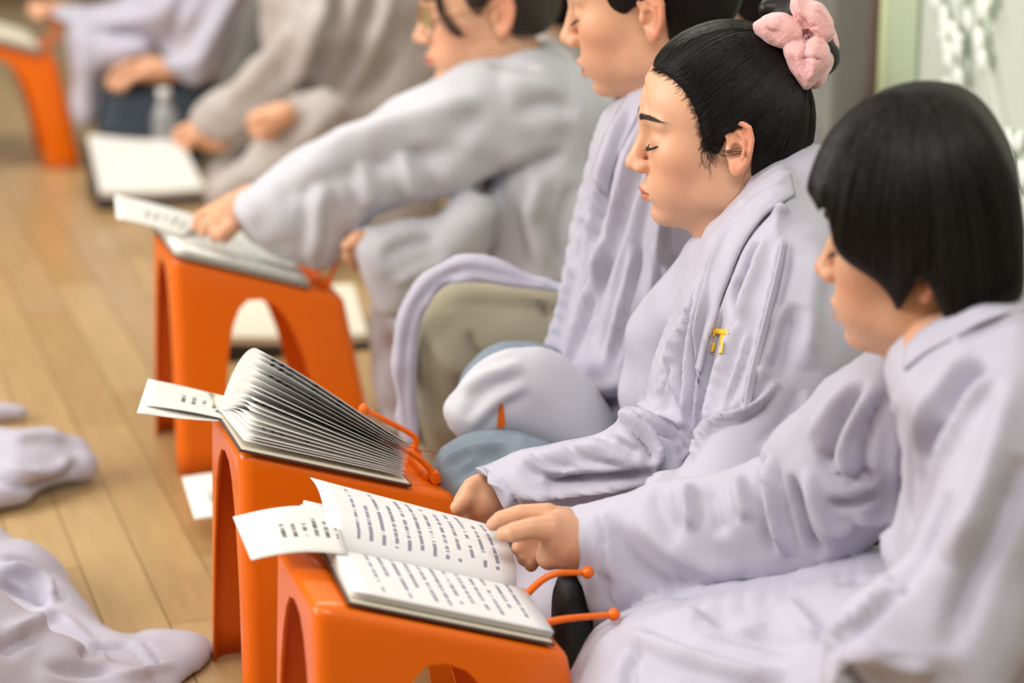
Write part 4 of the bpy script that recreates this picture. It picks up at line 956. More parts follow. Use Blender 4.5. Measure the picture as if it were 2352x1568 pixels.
V = sculpt(V, Q, [
    ([(2262, 831), (2216, 884), (2163, 966), (2130, 1060)], 18, -10), ([(2300, 850), (2240, 920), (2190, 1000), (2150, 1100)], 18, 8), ([(2235, 800), (2180, 870), (2130, 950), (2100, 1040)], 18, 7),
    ([(1982, 878), (1935, 954), (1905, 1025), (1895, 1080)], 14, -9), ([(2010, 880), (1965, 960), (1935, 1030), (1950, 1110)], 14, 7), ([(1950, 880), (1895, 950), (1860, 1010)], 16, 5), ([(2040, 900), (2000, 980), (1985, 1060), (2000, 1120)], 12, -7),
    ([(1768, 1050), (1768, 1130), (1780, 1200), (1805, 1275)], 16, 9, 'fold'), ([(1815, 1090), (1835, 1170), (1860, 1240), (1890, 1280)], 14, -10), ([(1850, 1080), (1875, 1160), (1910, 1210), (1960, 1220)], 16, 8), ([(1900, 1160), (1960, 1160), (2030, 1130)], 14, -8), ([(1870, 1030), (1930, 1100), (2020, 1090)], 12, -7), ([(1960, 1190), (2010, 1200), (2050, 1180)], 12, 5),
    ([(1575, 1110), (1578, 1160), (1590, 1215)], 16, 7, 'fold'), ([(1690, 1090), (1700, 1150), (1720, 1190)], 18, 6, 'fold'), ([(1620, 1110), (1640, 1180), (1660, 1230)], 20, -6), ([(1500, 1120), (1520, 1180), (1560, 1250)], 22, -5),
    ([(1372, 1152), (1382, 1250), (1395, 1350), (1420, 1438)], 6, -3.0, 'crease!'), ([(1385, 1180), (1430, 1260), (1500, 1330), (1600, 1370)], 26, -7), ([(1450, 1180), (1560, 1270), (1700, 1330)], 30, 6), ([(1330, 1200), (1345, 1320), (1370, 1440)], 16, 3),
    ([(2060, 900), (2052, 1050), (2046, 1200), (2050, 1330)], 14, 7), ([(2100, 950), (2085, 1100), (2090, 1220)], 20, -8), ([(2140, 900), (2125, 1000), (2115, 1100)], 16, 5),
    ([(2330, 850), (2290, 1000), (2240, 1150), (2170, 1290)], 30, 9), ([(2352, 1050), (2300, 1200), (2230, 1350), (2180, 1500)], 30, -10), ([(2180, 1130), (2130, 1250), (2060, 1360)], 22, -6),
    ([(1902, 1500), (1920, 1460), (1990, 1410), (2060, 1330)], 12, 9, 'fold'), ([(1925, 1520), (1960, 1560), (1990, 1600)], 16, -8), ([(1960, 1480), (2040, 1520), (2150, 1540)], 26, 7),
    ([(1440, 1450), (1560, 1500), (1700, 1540), (1800, 1560)], 26, 7, 'fold'), ([(1460, 1470), (1440, 1540), (1450, 1600)], 16, -8), ([(1600, 1420), (1720, 1460), (1850, 1490)], 26, -7), ([(1800, 1380), (1850, 1430), (1880, 1470)], 20, 6), ([(1560, 1400), (1650, 1440), (1760, 1440)], 16, 6),
    ([(2090, 1360), (2010, 1330), (1930, 1340)], 12, -6), ([(2352, 720), (2260, 745), (2180, 800)], 14, 5)], 0.007, 31, 1.6)
robe3 = cloth_part('robe', V, Q, M_ROBE, p3); b3v = obj_bvh(robe3)
band('collar', [(2085, 792), (2120, 758), (2170, 728), (2230, 702), (2300, 682), (2360, 676)], [(2078, 850), (2125, 812), (2180, 782), (2240, 750), (2310, 722), (2380, 712)], b3v, M_ROBE, p3, (0.007, 0.003), 0.004, dflt=2.12)
hv = Field(at_z(1220, 1235, 2.46)-0.1, at_z(1220, 1235, 2.46)+0.1, 0.0018)
def hch(nodes, rad, k=0.004, op='add'): hv.chain([at_z(*n) for n in nodes], rad, k, op)
hch([(1385, 1255, 2.47), (1318, 1242, 2.465), (1290, 1228, 2.463)], [0.026, 0.026, 0.024], 0)
hch([(1300, 1262, 2.468), (1262, 1278, 2.470)], [0.020, 0.014], 0.01)                                   # heel of the palm
hch([(1300, 1235, 2.455), (1268, 1214, 2.446), (1224, 1212, 2.440), (1180, 1222, 2.440), (1157, 1226, 2.443)], [0.019, 0.0150, 0.0112, 0.0105, 0.0080], 0.008)   # thumb
hch([(1290, 1205, 2.476), (1258, 1182, 2.474), (1196, 1180, 2.472), (1150, 1192, 2.476), (1132, 1204, 2.480)], [0.020, 0.0125, 0.0100, 0.0088, 0.0070], 0.005)   # index
hch([(1295, 1225, 2.486), (1246, 1222, 2.492), (1205, 1232, 2.496), (1192, 1258, 2.494)], [0.019, 0.0118, 0.0098, 0.0080], 0.004)
hch([(1297, 1245, 2.488), (1250, 1246, 2.496), (1214, 1256, 2.498), (1204, 1282, 2.494)], [0.018, 0.0112, 0.0094, 0.0078], 0.004)
hch([(1300, 1262, 2.486), (1258, 1270, 2.492), (1228, 1280, 2.494), (1220, 1298, 2.490)], [0.016, 0.0100, 0.0084, 0.0070], 0.004)
hch([(1236, 1190, 2.455), (1222, 1200, 2.452)], 0.0008, 0.002, 'sub'); hch([(1203, 1170, 2.462), (1200, 1188, 2.458)], 0.0007, 0.002, 'sub')
V, Q = hv.mesh(); hd = (relax(V, Q, 1, 0.5), Q)
lb = low_body([[pt(2190, 830, 2.15, 0.05), pt(2340, 1050, 2.25, 0.065), pt(2330, 1600, 2.36, 0.08)], [pt(2350, 920, 2.09, 0.025), pt(2250, 1300, 2.07, 0.016), pt(2080, 1480, 2.05, 0.014)], [pt(2170, 970, 2.34, 0.02), pt(1860, 1180, 2.41, 0.018), pt(1500, 1255, 2.505, 0.016), pt(1350, 1250, 2.48, 0.02)]], c)
p3b = body_mesh(p3, h3, 0.0042, [hd, lb], 0.93, 0.66)
c = Cloth(2090, 460, 2.16, (-0.15, 0.13, -0.14, 0.16, 0.45, 0.86), 0.0032)
ell_w(c, h3, (0.000, 0, 0.050), (0.108, 0.100, 0.100), 0); ell_w(c, h3, (0.026, 0, -0.030), (0.070, 0.090, 0.088), 0.04); ell_w(c, h3, (-0.03, 0, 0.035), (0.080, 0.090, 0.062), 0.02)
HAIR3 = [(1822, 452), (1822, 405), (1848, 335), (1895, 275), (1975, 222), (2060, 200), (2130, 202), (2198, 218), (2252, 258), (2298, 322), (2338, 410), (2352, 500), (2354, 590), (2350, 655), (2318, 672), (2275, 690), (2232, 712), (2198, 728), (2172, 700), (2150, 650), (2128, 610), (2108, 600), (2098, 630), (2080, 668), (2060, 700), (2048, 672), (2018, 636), (1980, 612), (1945, 592), (1918, 562), (1908, 520), (1896, 470), (1880, 486), (1862, 468), (1842, 474)]
c.cookie(HAIR3, (2080, 480, 2.15), 0.008)
V, Q = c.world(2); ho3 = cloth_part('hair', V, Q, M_HAIRM, p3)
bv3 = obj_bvh(ho3); r = random.Random(9); lines = []
crown = [(2080, 215), (2140, 215)]
ends = [(1824, 450), (1845, 475), (1866, 468), (1884, 486), (1902, 500), (1918, 562), (1950, 596), (2000, 625), (2046, 672), (2062, 702), (2084, 664), (2110, 615), (2150, 655), (2175, 705), (2200, 730), (2240, 712), (2290, 688), (2340, 655)]
E3 = smooth_line([(x, y, 0) for x, y in ends], 300)
for i in range(1500):
    e = E3[r.randrange(300)]; x1, y1 = e[0]+r.gauss(0, 5), e[1]+r.uniform(-16, 12); x0, y0 = 2060+90*r.random()+r.gauss(0, 12), 222+r.gauss(0, 8); L = []; lf = r.uniform(0.0, 0.004); s0 = r.uniform(0, 0.6)
    for k in range(9):
        s = s0+(1-s0)*k/8; x = x0+(x1-x0)*math.sin(s*math.pi/2)**0.9; y = y0+(y1-y0)*(1-math.cos(s*math.pi/2)*1.0)**0.9 if s > 0 else y0
        q = hit_mesh(bv3, x, y, lf+(0.001 if k == 8 else 0))
        if q is None:
            w_ = at_z(x, y, 2.2); nn = bv3.find_nearest(Vector(w_)); q = np.array(nn[0])+np.array(nn[1])*lf*0.4
        L.append(q)
    L = np.array(L); ok = np.linalg.norm(np.diff(L, axis=0), axis=1).max() < 0.07
    if ok: lines.append(L)
so = link('hair_strands', mesh_from('hair_strands', *strands_mesh(lines, 0.0004)), M_HAIR, p3); so['kind'] = 'stuff'

# ------------------------------------------------------------------ the woman behind the scrunchie, head cut by the top edge
p1 = empty('person', on_floor(1620, 1250), 'woman behind the pink-scrunchie woman, robe collar closed, head cut by the top edge', 'person')
h1 = place_head((1488, 41), 2.83, -31, 15, 2, 1.04)
c = Cloth(1450, 550, 2.98, (-0.30, 0.30, -0.26, 0.36, 0.0, 0.86), 0.0055)
c.pillow([(1478, 178), (1440, 215), (1400, 262), (1365, 330), (1345, 430), (1315, 550), (1292, 660), (1262, 770), (1240, 860), (1222, 940), (1212, 975), (1300, 1000), (1450, 1100), (1700, 1150), (1850, 900), (1830, 500), (1760, 260), (1640, 130), (1560, 120), (1510, 150)], (1500, 500, 3.0), 0.14, 0.10, 0)
c.pillow([(1500, 300), (1450, 420), (1400, 600), (1370, 760), (1330, 880), (1400, 960), (1520, 940), (1650, 800), (1700, 500), (1640, 300)], (1500, 600, 2.90), 0.05, 0.06, 0.03)
c.pillow([(1215, 960), (1320, 900), (1600, 900), (1800, 1000), (1800, 1250), (1400, 1290), (1150, 1250), (1100, 1100)], (1450, 1100, 3.12), 0.17, 0.1, 0.03)
# robe strip thrown over the raised knee
c.pillow([(1300, 655), (1200, 625), (1120, 595), (1060, 588), (1000, 612), (950, 665), (920, 740), (906, 850), (912, 950), (930, 1015), (965, 1015), (950, 900), (948, 800), (958, 742), (985, 692), (1040, 658), (1120, 652), (1200, 660), (1300, 672)], (1050, 720, 3.08), 0.010, 0.02, 0.004)
c.pillow([(838, 900), (870, 830), (925, 780), (945, 860), (965, 1010), (910, 1000), (850, 960)], (900, 900, 3.16), 0.012, 0.02, 0.01)
c.floor_cut(); V, Q = c.world(1)
V = sculpt(V, Q, [([(1440, 240), (1400, 350), (1370, 480), (1340, 620)], 14, 7, 'fold'), ([(1480, 260), (1440, 400), (1400, 560), (1350, 700), (1290, 860)], 16, 8, 'fold'), ([(1420, 300), (1390, 420), (1360, 560)], 10, -7), ([(1500, 380), (1470, 520), (1440, 700)], 26, -7), ([(1560, 640), (1545, 700), (1530, 760)], 14, 8), ([(1500, 560), (1530, 620), (1545, 690)], 14, 6),
    ([(1250, 930), (1350, 940), (1440, 925), (1490, 900)], 16, -10), ([(1300, 880), (1380, 890), (1450, 870)], 16, 6), ([(1240, 965), (1330, 970), (1430, 945)], 10, -6), ([(1360, 400), (1330, 560), (1290, 720), (1250, 860)], 10, 5, 'fold'), ([(1400, 480), (1385, 620), (1350, 780)], 9, 4, 'fold'), ([(1450, 560), (1425, 700), (1390, 840)], 12, 5, 'fold'), ([(1520, 480), (1500, 620), (1480, 780)], 12, 4, 'fold'), ([(1280, 664), (1120, 626), (1045, 628), (965, 690), (934, 780), (928, 900), (940, 1000)], 11, -4, 'ridge'), ([(1090, 640), (1010, 650), (968, 720)], 8, 3, 'ridge')], 0.007, 41, 2.0)
robe1 = cloth_part('robe', V, Q, M_ROBE, p1); bb = obj_bvh(robe1)
band('collar', [(1500, 150), (1465, 190), (1432, 235), (1400, 290), (1375, 350), (1360, 410)], [(1530, 180), (1490, 225), (1460, 275), (1432, 330), (1410, 390), (1395, 450)], bb, M_ROBE, p1, (0.007, 0.003), 0.004, dflt=2.9)
print_patch('printed_mark', [(1150, 925), (1156, 930), (1160, 965), (1158, 982), (1142, 982), (1144, 950)], M_ORANGE, p2, obj_bvh(*[o for o in p2.children if o.name.startswith('robe_hem')]))
c = Cloth(1100, 760, 3.15, (-0.14, 0.2, -0.12, 0.26, 0.0, 0.55), 0.006)
c.pillow([(948, 740), (975, 690), (1030, 655), (1120, 650), (1290, 665), (1350, 800), (1300, 900), (1150, 860), (1090, 870), (1040, 920), (1000, 900), (965, 830)], (1120, 760, 3.16), 0.06, 0.06, 0)
c.limb([(1010, 820, 3.16, 0.05), (1020, 950, 3.18, 0.04), (1020, 1090, 3.26, 0.035)], 0.03)
c.floor_cut(); V, Q = c.world(2); V = sculpt(V, Q, [([(1075, 760), (1090, 800), (1110, 830)], 10, -7), ([(1240, 690), (1255, 715), (1250, 730)], 8, -6), ([(970, 760), (1040, 840), (1080, 850)], 20, 5)], 0.003, 8)
cloth_part('trousers', V, Q, M_KHAKI, p1)
lb = low_body([[pt(1530, 230, 2.96, 0.05), pt(1600, 500, 3.0, 0.09), pt(1620, 1000, 3.12, 0.10)]], c)
p1b = body_mesh(p1, h1, 0.0042, [lb], 1.0)
c = Cloth(1480, -60, 2.9, (-0.17, 0.19, -0.15, 0.18, 0.6, 1.08), 0.004)
ell_w(c, h1, (0.016, 0, 0.050), (0.104, 0.083, 0.090), 0); ell_w(c, h1, (0.045, 0, -0.02), (0.066, 0.066, 0.07), 0.03)
c.cookie([(1316, -150), (1345, -112), (1372, -55), (1390, -5), (1400, 18), (1440, 22), (1452, 5), (1475, -10), (1510, -5), (1530, 30), (1535, 85), (1570, 95), (1630, 90), (1700, 0), (1730, -150), (1640, -310), (1450, -350), (1340, -270), (1312, -200)], (1480, -20, 2.90), 0.01)
V, Q = c.world(2); cloth_part('hair', V, Q, M_HAIRM, p1)

# ------------------------------------------------------------------ the reaching woman with glasses
p0 = empty('person', on_floor(1330, 1060), 'woman with glasses in lavender robe reaching out to turn a page', 'person')
h0 = place_head((1147, 42), 3.5, -7, 9, -6, 0.98)
c = Cloth(1000, 450, 3.62, (-0.36, 0.34, -0.30, 0.36, 0.0, 0.82), 0.0065)
c.pillow([(1080, 150), (1150, 108), (1250, 102), (1310, 132), (1375, 195), (1405, 235), (1420, 350), (1400, 560), (1450, 760), (1400, 1000), (1150, 1000), (1090, 800), (1085, 640), (1100, 500), (1090, 430), (1000, 330), (960, 260), (1000, 190)], (1230, 450, 3.66), 0.13, 0.1, 0)
c.pillow([(532, 478), (548, 452), (600, 405), (700, 340), (800, 288), (900, 235), (1000, 182), (1090, 140), (1200, 110), (1290, 130), (1370, 210), (1385, 290), (1330, 335), (1240, 362), (1160, 395), (1090, 425), (1000, 450), (900, 478), (830, 520), (790, 572), (740, 622), (690, 605), (620, 565), (555, 515)], [(560, 480, 3.50), (1250, 200, 3.54)], 0.055, 0.07, 0.015)
c.pillow([(808, 548), (850, 520), (930, 505), (1010, 500), (1090, 440), (1150, 470), (1130, 580), (1070, 612), (1010, 640), (960, 690), (920, 725), (870, 715), (840, 650), (818, 600)], [(850, 560, 3.50), (1080, 560, 3.56)], 0.045, 0.045, 0.01)
c.pillow([(860, 720), (950, 650), (1100, 600), (1400, 640), (1450, 900), (1300, 1060), (1000, 1060), (880, 1000)], (1150, 850, 3.76), 0.16, 0.1, 0.02)
c.floor_cut(); V, Q = c.world(1)
V = sculpt(V, Q, [([(700, 350), (850, 300), (1000, 250), (1150, 220)], 30, 6), ([(640, 460), (760, 410), (900, 370), (1080, 350)], 30, -7), ([(1090, 440), (1180, 400), (1300, 350)], 16, -10), ([(720, 600), (730, 500), (740, 420)], 20, 6, 'fold'), ([(850, 480), (840, 420), (830, 370)], 22, 6, 'fold'), ([(960, 460), (940, 400), (920, 350)], 22, 6, 'fold'), ([(880, 600), (940, 560), (1010, 540)], 18, -8), ([(900, 650), (960, 620), (1040, 590)], 16, 6), ([(1240, 400), (1220, 500), (1250, 620)], 26, 7, 'fold'), ([(1320, 420), (1290, 520), (1290, 640)], 20, -6), ([(1150, 180), (1230, 190), (1300, 220)], 24, 5), ([(1120, 150), (1180, 145), (1240, 160)], 14, -5), ([(1180, 260), (1260, 240), (1330, 260)], 22, -6)], 0.009, 51, 2.0)
cloth_part('robe', V, Q, M_ROBE2, p0)
hd1 = hand(c, (575, 460, 3.50), (522, 498, 3.50), [(448, 520, 3.505), (466, 536, 3.50), (492, 548, 3.495), (516, 550, 3.49)], [(530, 520, 3.475), (505, 540, 3.47)], 0.027, 0.009, 0.003)
hd2 = hand(c, (860, 555, 3.50), (830, 562, 3.49), [(796, 590, 3.48), (802, 602, 3.49), (810, 610, 3.50), (820, 614, 3.51)], [(815, 555, 3.47), (795, 565, 3.465)], 0.022, 0.008, 0.003)
lb = low_body([[pt(1120, 180, 3.62, 0.05), pt(1230, 400, 3.68, 0.09), pt(1250, 850, 3.78, 0.1)], [pt(1250, 240, 3.58, 0.035), pt(880, 340, 3.53, 0.028), pt(590, 455, 3.50, 0.02)], [pt(1130, 500, 3.60, 0.03), pt(880, 560, 3.52, 0.02)]], c)
p0b = body_mesh(p0, h0, 0.0, [hd1, hd2, lb], 1.02)
c = Cloth(1130, -30, 3.56, (-0.14, 0.16, -0.13, 0.16, 0.5, 1.0), 0.0045)
ell_w(c, h0, (0.016, 0, 0.050), (0.104, 0.085, 0.090), 0); ell_w(c, h0, (0.045, 0, -0.02), (0.066, 0.068, 0.075), 0.03)
c.cookie([(960, -40), (1010, -30), (1050, -15), (1072, 20), (1098, 45), (1115, 20), (1130, -5), (1160, -10), (1175, 30), (1170, 75), (1200, 88), (1270, 70), (1320, -60), (1240, -230), (1080, -250), (960, -190), (935, -110)], (1130, -20, 3.5), 0.01)
V, Q = c.world(2); cloth_part('hair', V, Q, mat('brown_black_hair', (0.022, 0.014, 0.010), 0.4, 0.3, 60), p0)
fb = obj_bvh(p0b); lines = []; r = random.Random(4)
for i in range(26):
    x = 985+r.gauss(0, 6); lines.append(smooth_line([on_mesh(fb, x+20, -30, 0.004, 3.5), on_mesh(fb, x+25+r.gauss(0, 4), 20, 0.006, 3.5), on_mesh(fb, x+50+r.gauss(0, 8), 60, 0.006, 3.5), on_mesh(fb, x+75+r.gauss(0, 8), 85, 0.006, 3.5)], 9))
so = link('hair_strands', mesh_from('hair_strands', *strands_mesh(lines, 0.0005)), M_HAIR, p0); so['kind'] = 'stuff'
# glasses
gl = empty('glasses', h0[1]+h0[0] @ np.array((-0.1, 0, 0.01)), 'thin-rimmed gold glasses on the reaching woman', 'glasses')
M_RIM = mat('gold_rim', (0.32, 0.16, 0.06), 0.3); M_RIM.node_tree.nodes['Principled BSDF'].inputs['Metallic'].default_value = 0.8
M_LENS = mat('lens', (0.9, 0.92, 0.92), 0.05, 0.0, trans=1.0)
hw = lambda p: h0[1]+h0[0] @ np.array(p)
for s in (-1, 1):
    ring = [hw((-0.102+0.012*abs(0.033*s+0.026*math.cos(t))/0.06, s*0.034+0.026*math.cos(t), 0.006+0.022*math.sin(t))) for t in np.linspace(0, 2*math.pi, 33)]
    V, Fc = tube('rim', ring, 0.0011, 6, False); rim = link('rim', mesh_from('rim', V, Fc), M_RIM, gl); link('lens', mesh_from('lens', ring[:-1], [tuple(range(32))], False), M_LENS, gl)
    V, Fc = tube('temple', smooth_line([hw((-0.093, s*0.06, 0.01)), hw((-0.04, s*0.072, 0.012)), hw((0.005, s*0.079, 0.012))], 10), 0.001, 6); link('temple_arm', mesh_from('temple', V, Fc), M_RIM, gl)
V, Fc = tube('bridge', smooth_line([hw((-0.102, -0.009, 0.008)), hw((-0.107, 0, 0.011)), hw((-0.102, 0.009, 0.008))], 7), 0.001, 6); link('bridge', mesh_from('bridge', V, Fc), M_RIM, gl)
# ------------------------------------------------------------------ front woman's dark trousers, and a black sheet for the shaded sleeve gap
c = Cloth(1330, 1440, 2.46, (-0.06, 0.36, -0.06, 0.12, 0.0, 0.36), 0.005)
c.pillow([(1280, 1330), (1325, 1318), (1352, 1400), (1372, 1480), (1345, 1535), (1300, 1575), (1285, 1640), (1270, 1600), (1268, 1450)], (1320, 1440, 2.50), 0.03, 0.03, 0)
V, Q = c.world(1); cloth_part('trousers', V, Q, M_TROUSER_GAP, p3)
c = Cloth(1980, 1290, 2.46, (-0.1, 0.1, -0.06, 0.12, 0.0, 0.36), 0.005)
c.pillow([(1900, 1250), (1960, 1225), (2060, 1220), (2060, 1330), (1980, 1335), (1890, 1335)], (1980, 1290, 2.46), 0.02, 0.02, 0)  # black sheet behind the sleeve, standing in for the shade of the gap
V, Q = c.world(1); cloth_part('gap_shade', V, Q, M_TROUSER_GAP, p3)
leaflet([on_y(1283, 1440, 2.30), on_y(1262, 1440, 2.30), on_y(1300, 1318, 2.34), on_y(1324, 1318, 2.34)], M_ROBE2, None, 0.003, 0.001, name='white_tie', parent=p3)

# ------------------------------------------------------------------ the person in the grey robe, farther up the row
def far_person(label, floor_px, ear, z, yaw, nod, robe, m, extra=(), hands=(), elbows=(), hair_scale=1.0, strokes=(), sc=1.0, seed=60):
    p = empty('person', on_floor(*floor_px), label, 'person'); h = place_head(ear, z, yaw, nod, 0, sc)
    ctr, ext, parts = robe; c = Cloth(*ctr, ext, 0.009)
    for a in parts: c.pillow(*a)
    c.floor_cut(); V, Q = c.world(1); V = sculpt(V, Q, strokes, 0.009, seed, 2.0); cloth_part('robe', V, Q, m, p)
    for name, ctr, ext, parts, m2 in extra:
        c = Cloth(*ctr, ext, 0.009)
        for a in parts: c.pillow(*a)
        c.floor_cut(); V, Q = c.world(2); V = sculpt(V, Q, [], 0.005, seed+3); cloth_part(name, V, Q, m2, p)
    hs = [hand(None, *a) for a in hands]
    hw_ = lambda q: tuple(h[1]+h[0] @ np.array(q[:3]))+(q[3],)
    hs.append(low_body([[hw_((0.04, 0, -0.17, 0.05)), hw_((0.06, 0, -0.36, 0.08))]]+[[hw_((0.06, 0, -0.33, 0.03)), pt(*e, 0.018), pt(*a[0], 0.018)] for a, e in zip(hands, elbows)], None))
    body_mesh(p, h, 0.0, hs, 1.0)
    f = Field(h[1]-0.16, h[1]+0.16, 0.006); R = h[0]/np.linalg.norm(h[0][0])
    f.ell(h[1]+h[0] @ np.array((0.020, 0, 0.050)), np.array((0.104, 0.085, 0.090))*hair_scale, 0, 'add', R); f.ell(h[1]+h[0] @ np.array((0.05, 0, -0.015)), (0.064, 0.07, 0.07), 0.03, 'add', R)
    f.ell(h[1]+h[0] @ np.array((-0.105, 0, -0.012)), (0.085, 0.11, 0.088), 0.02, 'sub', R)
    V, Q = f.mesh(); cloth_part('hair', relax(V, Q, 2), Q, M_HAIRM, p); return p
far_person('person in a grey-brown robe turning a page of the book on the low dark box', (800, 590), (770, -240), 4.60, -15, 15,
    ((750, 200, 4.65), (-0.30, 0.30, -0.28, 0.34, 0.0, 0.78),
     [([(620, -60), (600, 60), (610, 150), (650, 220), (600, 300), (520, 350), (475, 400), (480, 470), (560, 540), (760, 600), (980, 560), (1020, 300), (1010, 120), (960, -40), (880, -130), (740, -140), (670, -110)], (760, 200, 4.68), 0.13, 0.1, 0),
      ([(690, 0), (650, 60), (600, 120), (530, 190), (470, 240), (438, 285), (470, 320), (520, 335), (590, 300), (670, 250), (730, 160), (760, 50)], [(470, 290, 4.62), (720, 60, 4.52)], 0.05, 0.05, 0.02),
      ([(640, 260), (700, 210), (800, 230), (760, 330), (640, 430), (540, 480), (480, 470), (490, 400), (570, 350)], (620, 370, 4.50), 0.05, 0.05, 0.02)]), M_GREYROBE,
    hands=[((505, 320, 4.62), (470, 308, 4.62), [(400, 312, 4.63), (405, 325, 4.62), (418, 336, 4.61), (432, 342, 4.60)], [(440, 295, 4.60), (410, 300, 4.60)], 0.03, 0.0095, 0.004),
           ((650, 262, 4.42), (615, 280, 4.42), [(575, 290, 4.42), (578, 302, 4.41), (586, 310, 4.41), (598, 314, 4.41)], [(600, 268, 4.40), (580, 276, 4.40)], 0.028, 0.009, 0.004)],
    elbows=[(700, 110, 4.58), (745, 295, 4.53)],
    strokes=[([(760, -40), (720, 80), (680, 200)], 22, 9, 'fold'), ([(830, -40), (790, 80), (740, 220)], 22, 9, 'fold'), ([(900, -20), (860, 100), (800, 220)], 22, 9, 'fold'), ([(940, 40), (880, 160), (800, 260)], 22, -9), ([(660, 60), (600, 160), (520, 240)], 20, 8), ([(720, 190), (680, 230), (640, 250)], 14, -12), ([(760, 260), (680, 340), (580, 420)], 22, 8)], seed=61)
far_person('person in pale lavender robe and dark jeans at upper left, hand on knee', (420, 430), (420, -270), 5.34, -15, 15,
    ((380, 60, 5.35), (-0.30, 0.28, -0.25, 0.30, 0.0, 0.82),
     [([(360, -100), (300, -20), (230, 10), (120, 20), (130, 48), (230, 72), (340, 80), (370, 150), (420, 190), (480, 200), (560, 330), (640, 330), (660, 100), (600, -60), (500, -150), (420, -150)], (450, 50, 5.40), 0.12, 0.09, 0),
      ([(160, 60), (240, 70), (350, 95), (300, 150), (245, 175), (232, 260), (185, 290), (172, 200)], (240, 150, 5.34), 0.06, 0.05, 0.01),
      ([(520, -60), (470, 40), (420, 110), (375, 150), (445, 195), (490, 170), (550, 40), (600, -60)], (480, 60, 5.22), 0.04, 0.04, 0.01)]), M_ROBE,
    extra=[('jeans', (340, 240, 5.36), (-0.16, 0.2, -0.12, 0.2, 0.0, 0.40), [([(235, 215), (280, 185), (350, 172), (440, 178), (490, 210), (480, 300), (440, 380), (300, 350), (225, 300)], (340, 240, 5.36), 0.07, 0.06, 0)], M_DENIM),
           ('dark_piece', (590, 70, 5.0), (-0.1, 0.12, -0.08, 0.14, 0.15, 0.80), [([(505, 195), (540, 100), (575, 0), (620, -60), (700, -60), (660, 80), (620, 160), (560, 210)], (590, 80, 5.02), 0.03, 0.03, 0)], mat('dark_grey', (0.12, 0.12, 0.11), 0.8))],  # plain dark grey piece between the lavender and the grey-robed person
    hands=[((390, 165, 5.29), (340, 160, 5.28), [(250, 185, 5.28), (252, 195, 5.27), (262, 203, 5.26), (280, 205, 5.26)], [(300, 150, 5.25), (262, 165, 5.25)], 0.03, 0.010, 0.004),
           ((150, 30, 5.55), (118, 28, 5.53), [(70, 22, 5.50), (72, 30, 5.49), (80, 36, 5.48), (92, 40, 5.48)], [(100, 15, 5.5), (75, 10, 5.5)], 0.028, 0.009, 0.004)],
    elbows=[(490, 50, 5.24), (270, 32, 5.44)],
    strokes=[([(560, -50), (500, 60), (450, 160)], 14, 9, 'fold'), ([(440, -40), (400, 60), (380, 120)], 18, -9), ([(180, 100), (200, 180), (200, 260)], 14, 7, 'fold')], seed=66)
far_person('dark-haired person by the wall, just showing between the two seated women', (1720, 1040), (1665, -15), 3.80, -30, 5,
    ((1720, 250, 3.85), (-0.2, 0.22, -0.18, 0.2, 0.0, 0.72), [([(1660, 130), (1600, 200), (1560, 400), (1560, 900), (1700, 1000), (1900, 950), (1900, 400), (1830, 180), (1740, 100)], (1720, 400, 3.88), 0.13, 0.09, 0)]), M_ROBE, seed=71)
far_person('dark-haired person by the wall behind the reaching woman', (1260, 800), (1200, -10), 4.55, -30, 5,
    ((1260, 250, 4.6), (-0.2, 0.2, -0.18, 0.2, 0.0, 0.72), [([(1210, 90), (1160, 160), (1130, 350), (1120, 700), (1250, 800), (1400, 750), (1400, 350), (1350, 160), (1270, 80)], (1260, 350, 4.62), 0.13, 0.09, 0)]), M_GREYROBE, seed=75)

# ------------------------------------------------------------------ robes spread on the floor at left
def floor_robe(label, ctr, ext, limbs, strokes, m, h=0.006, seed=80, puddles=(), cuts=()):
    c = Cloth(*ctr, ext, h)
    for a in puddles: c.puddle(*a)
    for a in limbs: c.limb(a, 0.035)
    for a in cuts: c.limb(a, 0.02, 'sub')
    c.floor_cut(0.002); V, Q = c.world(1); V = sculpt(V, Q, strokes, 0.004, seed, 1.5); V[:, 2] = np.maximum(V[:, 2], 0.0015)
    o = link('floor_robe', mesh_quads('floor_robe', V, Q), m); return tag(o, label, 'robe', 'robe hems on the floor')
def flat(a, hgt=0.008): return tuple(on_floor(*a[:2], hgt))
floor_robe('lavender robe skirt spread over the floor in the lower left corner', (150, 1480, 2.85), (-0.26, 0.24, -0.45, 0.40, 0.0, 0.30),
    [[(-140, 1380, 3.02, 0.13), (10, 1390, 3.00, 0.085), (130, 1450, 2.95, 0.05), (250, 1520, 2.90, 0.03)],
     [(-100, 1560, 2.75, 0.12), (100, 1580, 2.75, 0.065), (260, 1600, 2.75, 0.03)]],
    [([(0, 1300), (60, 1310), (110, 1345), (122, 1385)], 14, 10, 'fold'), ([(0, 1335), (60, 1360), (110, 1385)], 12, -12), ([(10, 1460), (80, 1430), (130, 1400)], 20, 8), ([(0, 1500), (40, 1470), (90, 1450)], 18, -9), ([(180, 1500), (240, 1485), (310, 1478)], 14, -9), ([(130, 1400), (200, 1470), (250, 1520)], 10, 5), ([(310, 1470), (340, 1510), (350, 1535)], 8, 5, 'fold'), ([(240, 1550), (320, 1545), (400, 1525)], 12, 5), ([(100, 1530), (200, 1540), (260, 1530)], 16, -7)], M_ROBE, seed=80,
    puddles=[([(-150, 1420), (60, 1440), (180, 1480), (280, 1500), (330, 1480), (400, 1476), (470, 1488), (490, 1502), (478, 1532), (430, 1575), (380, 1640), (200, 1760), (-150, 1780)], 0.028, 0.06)])
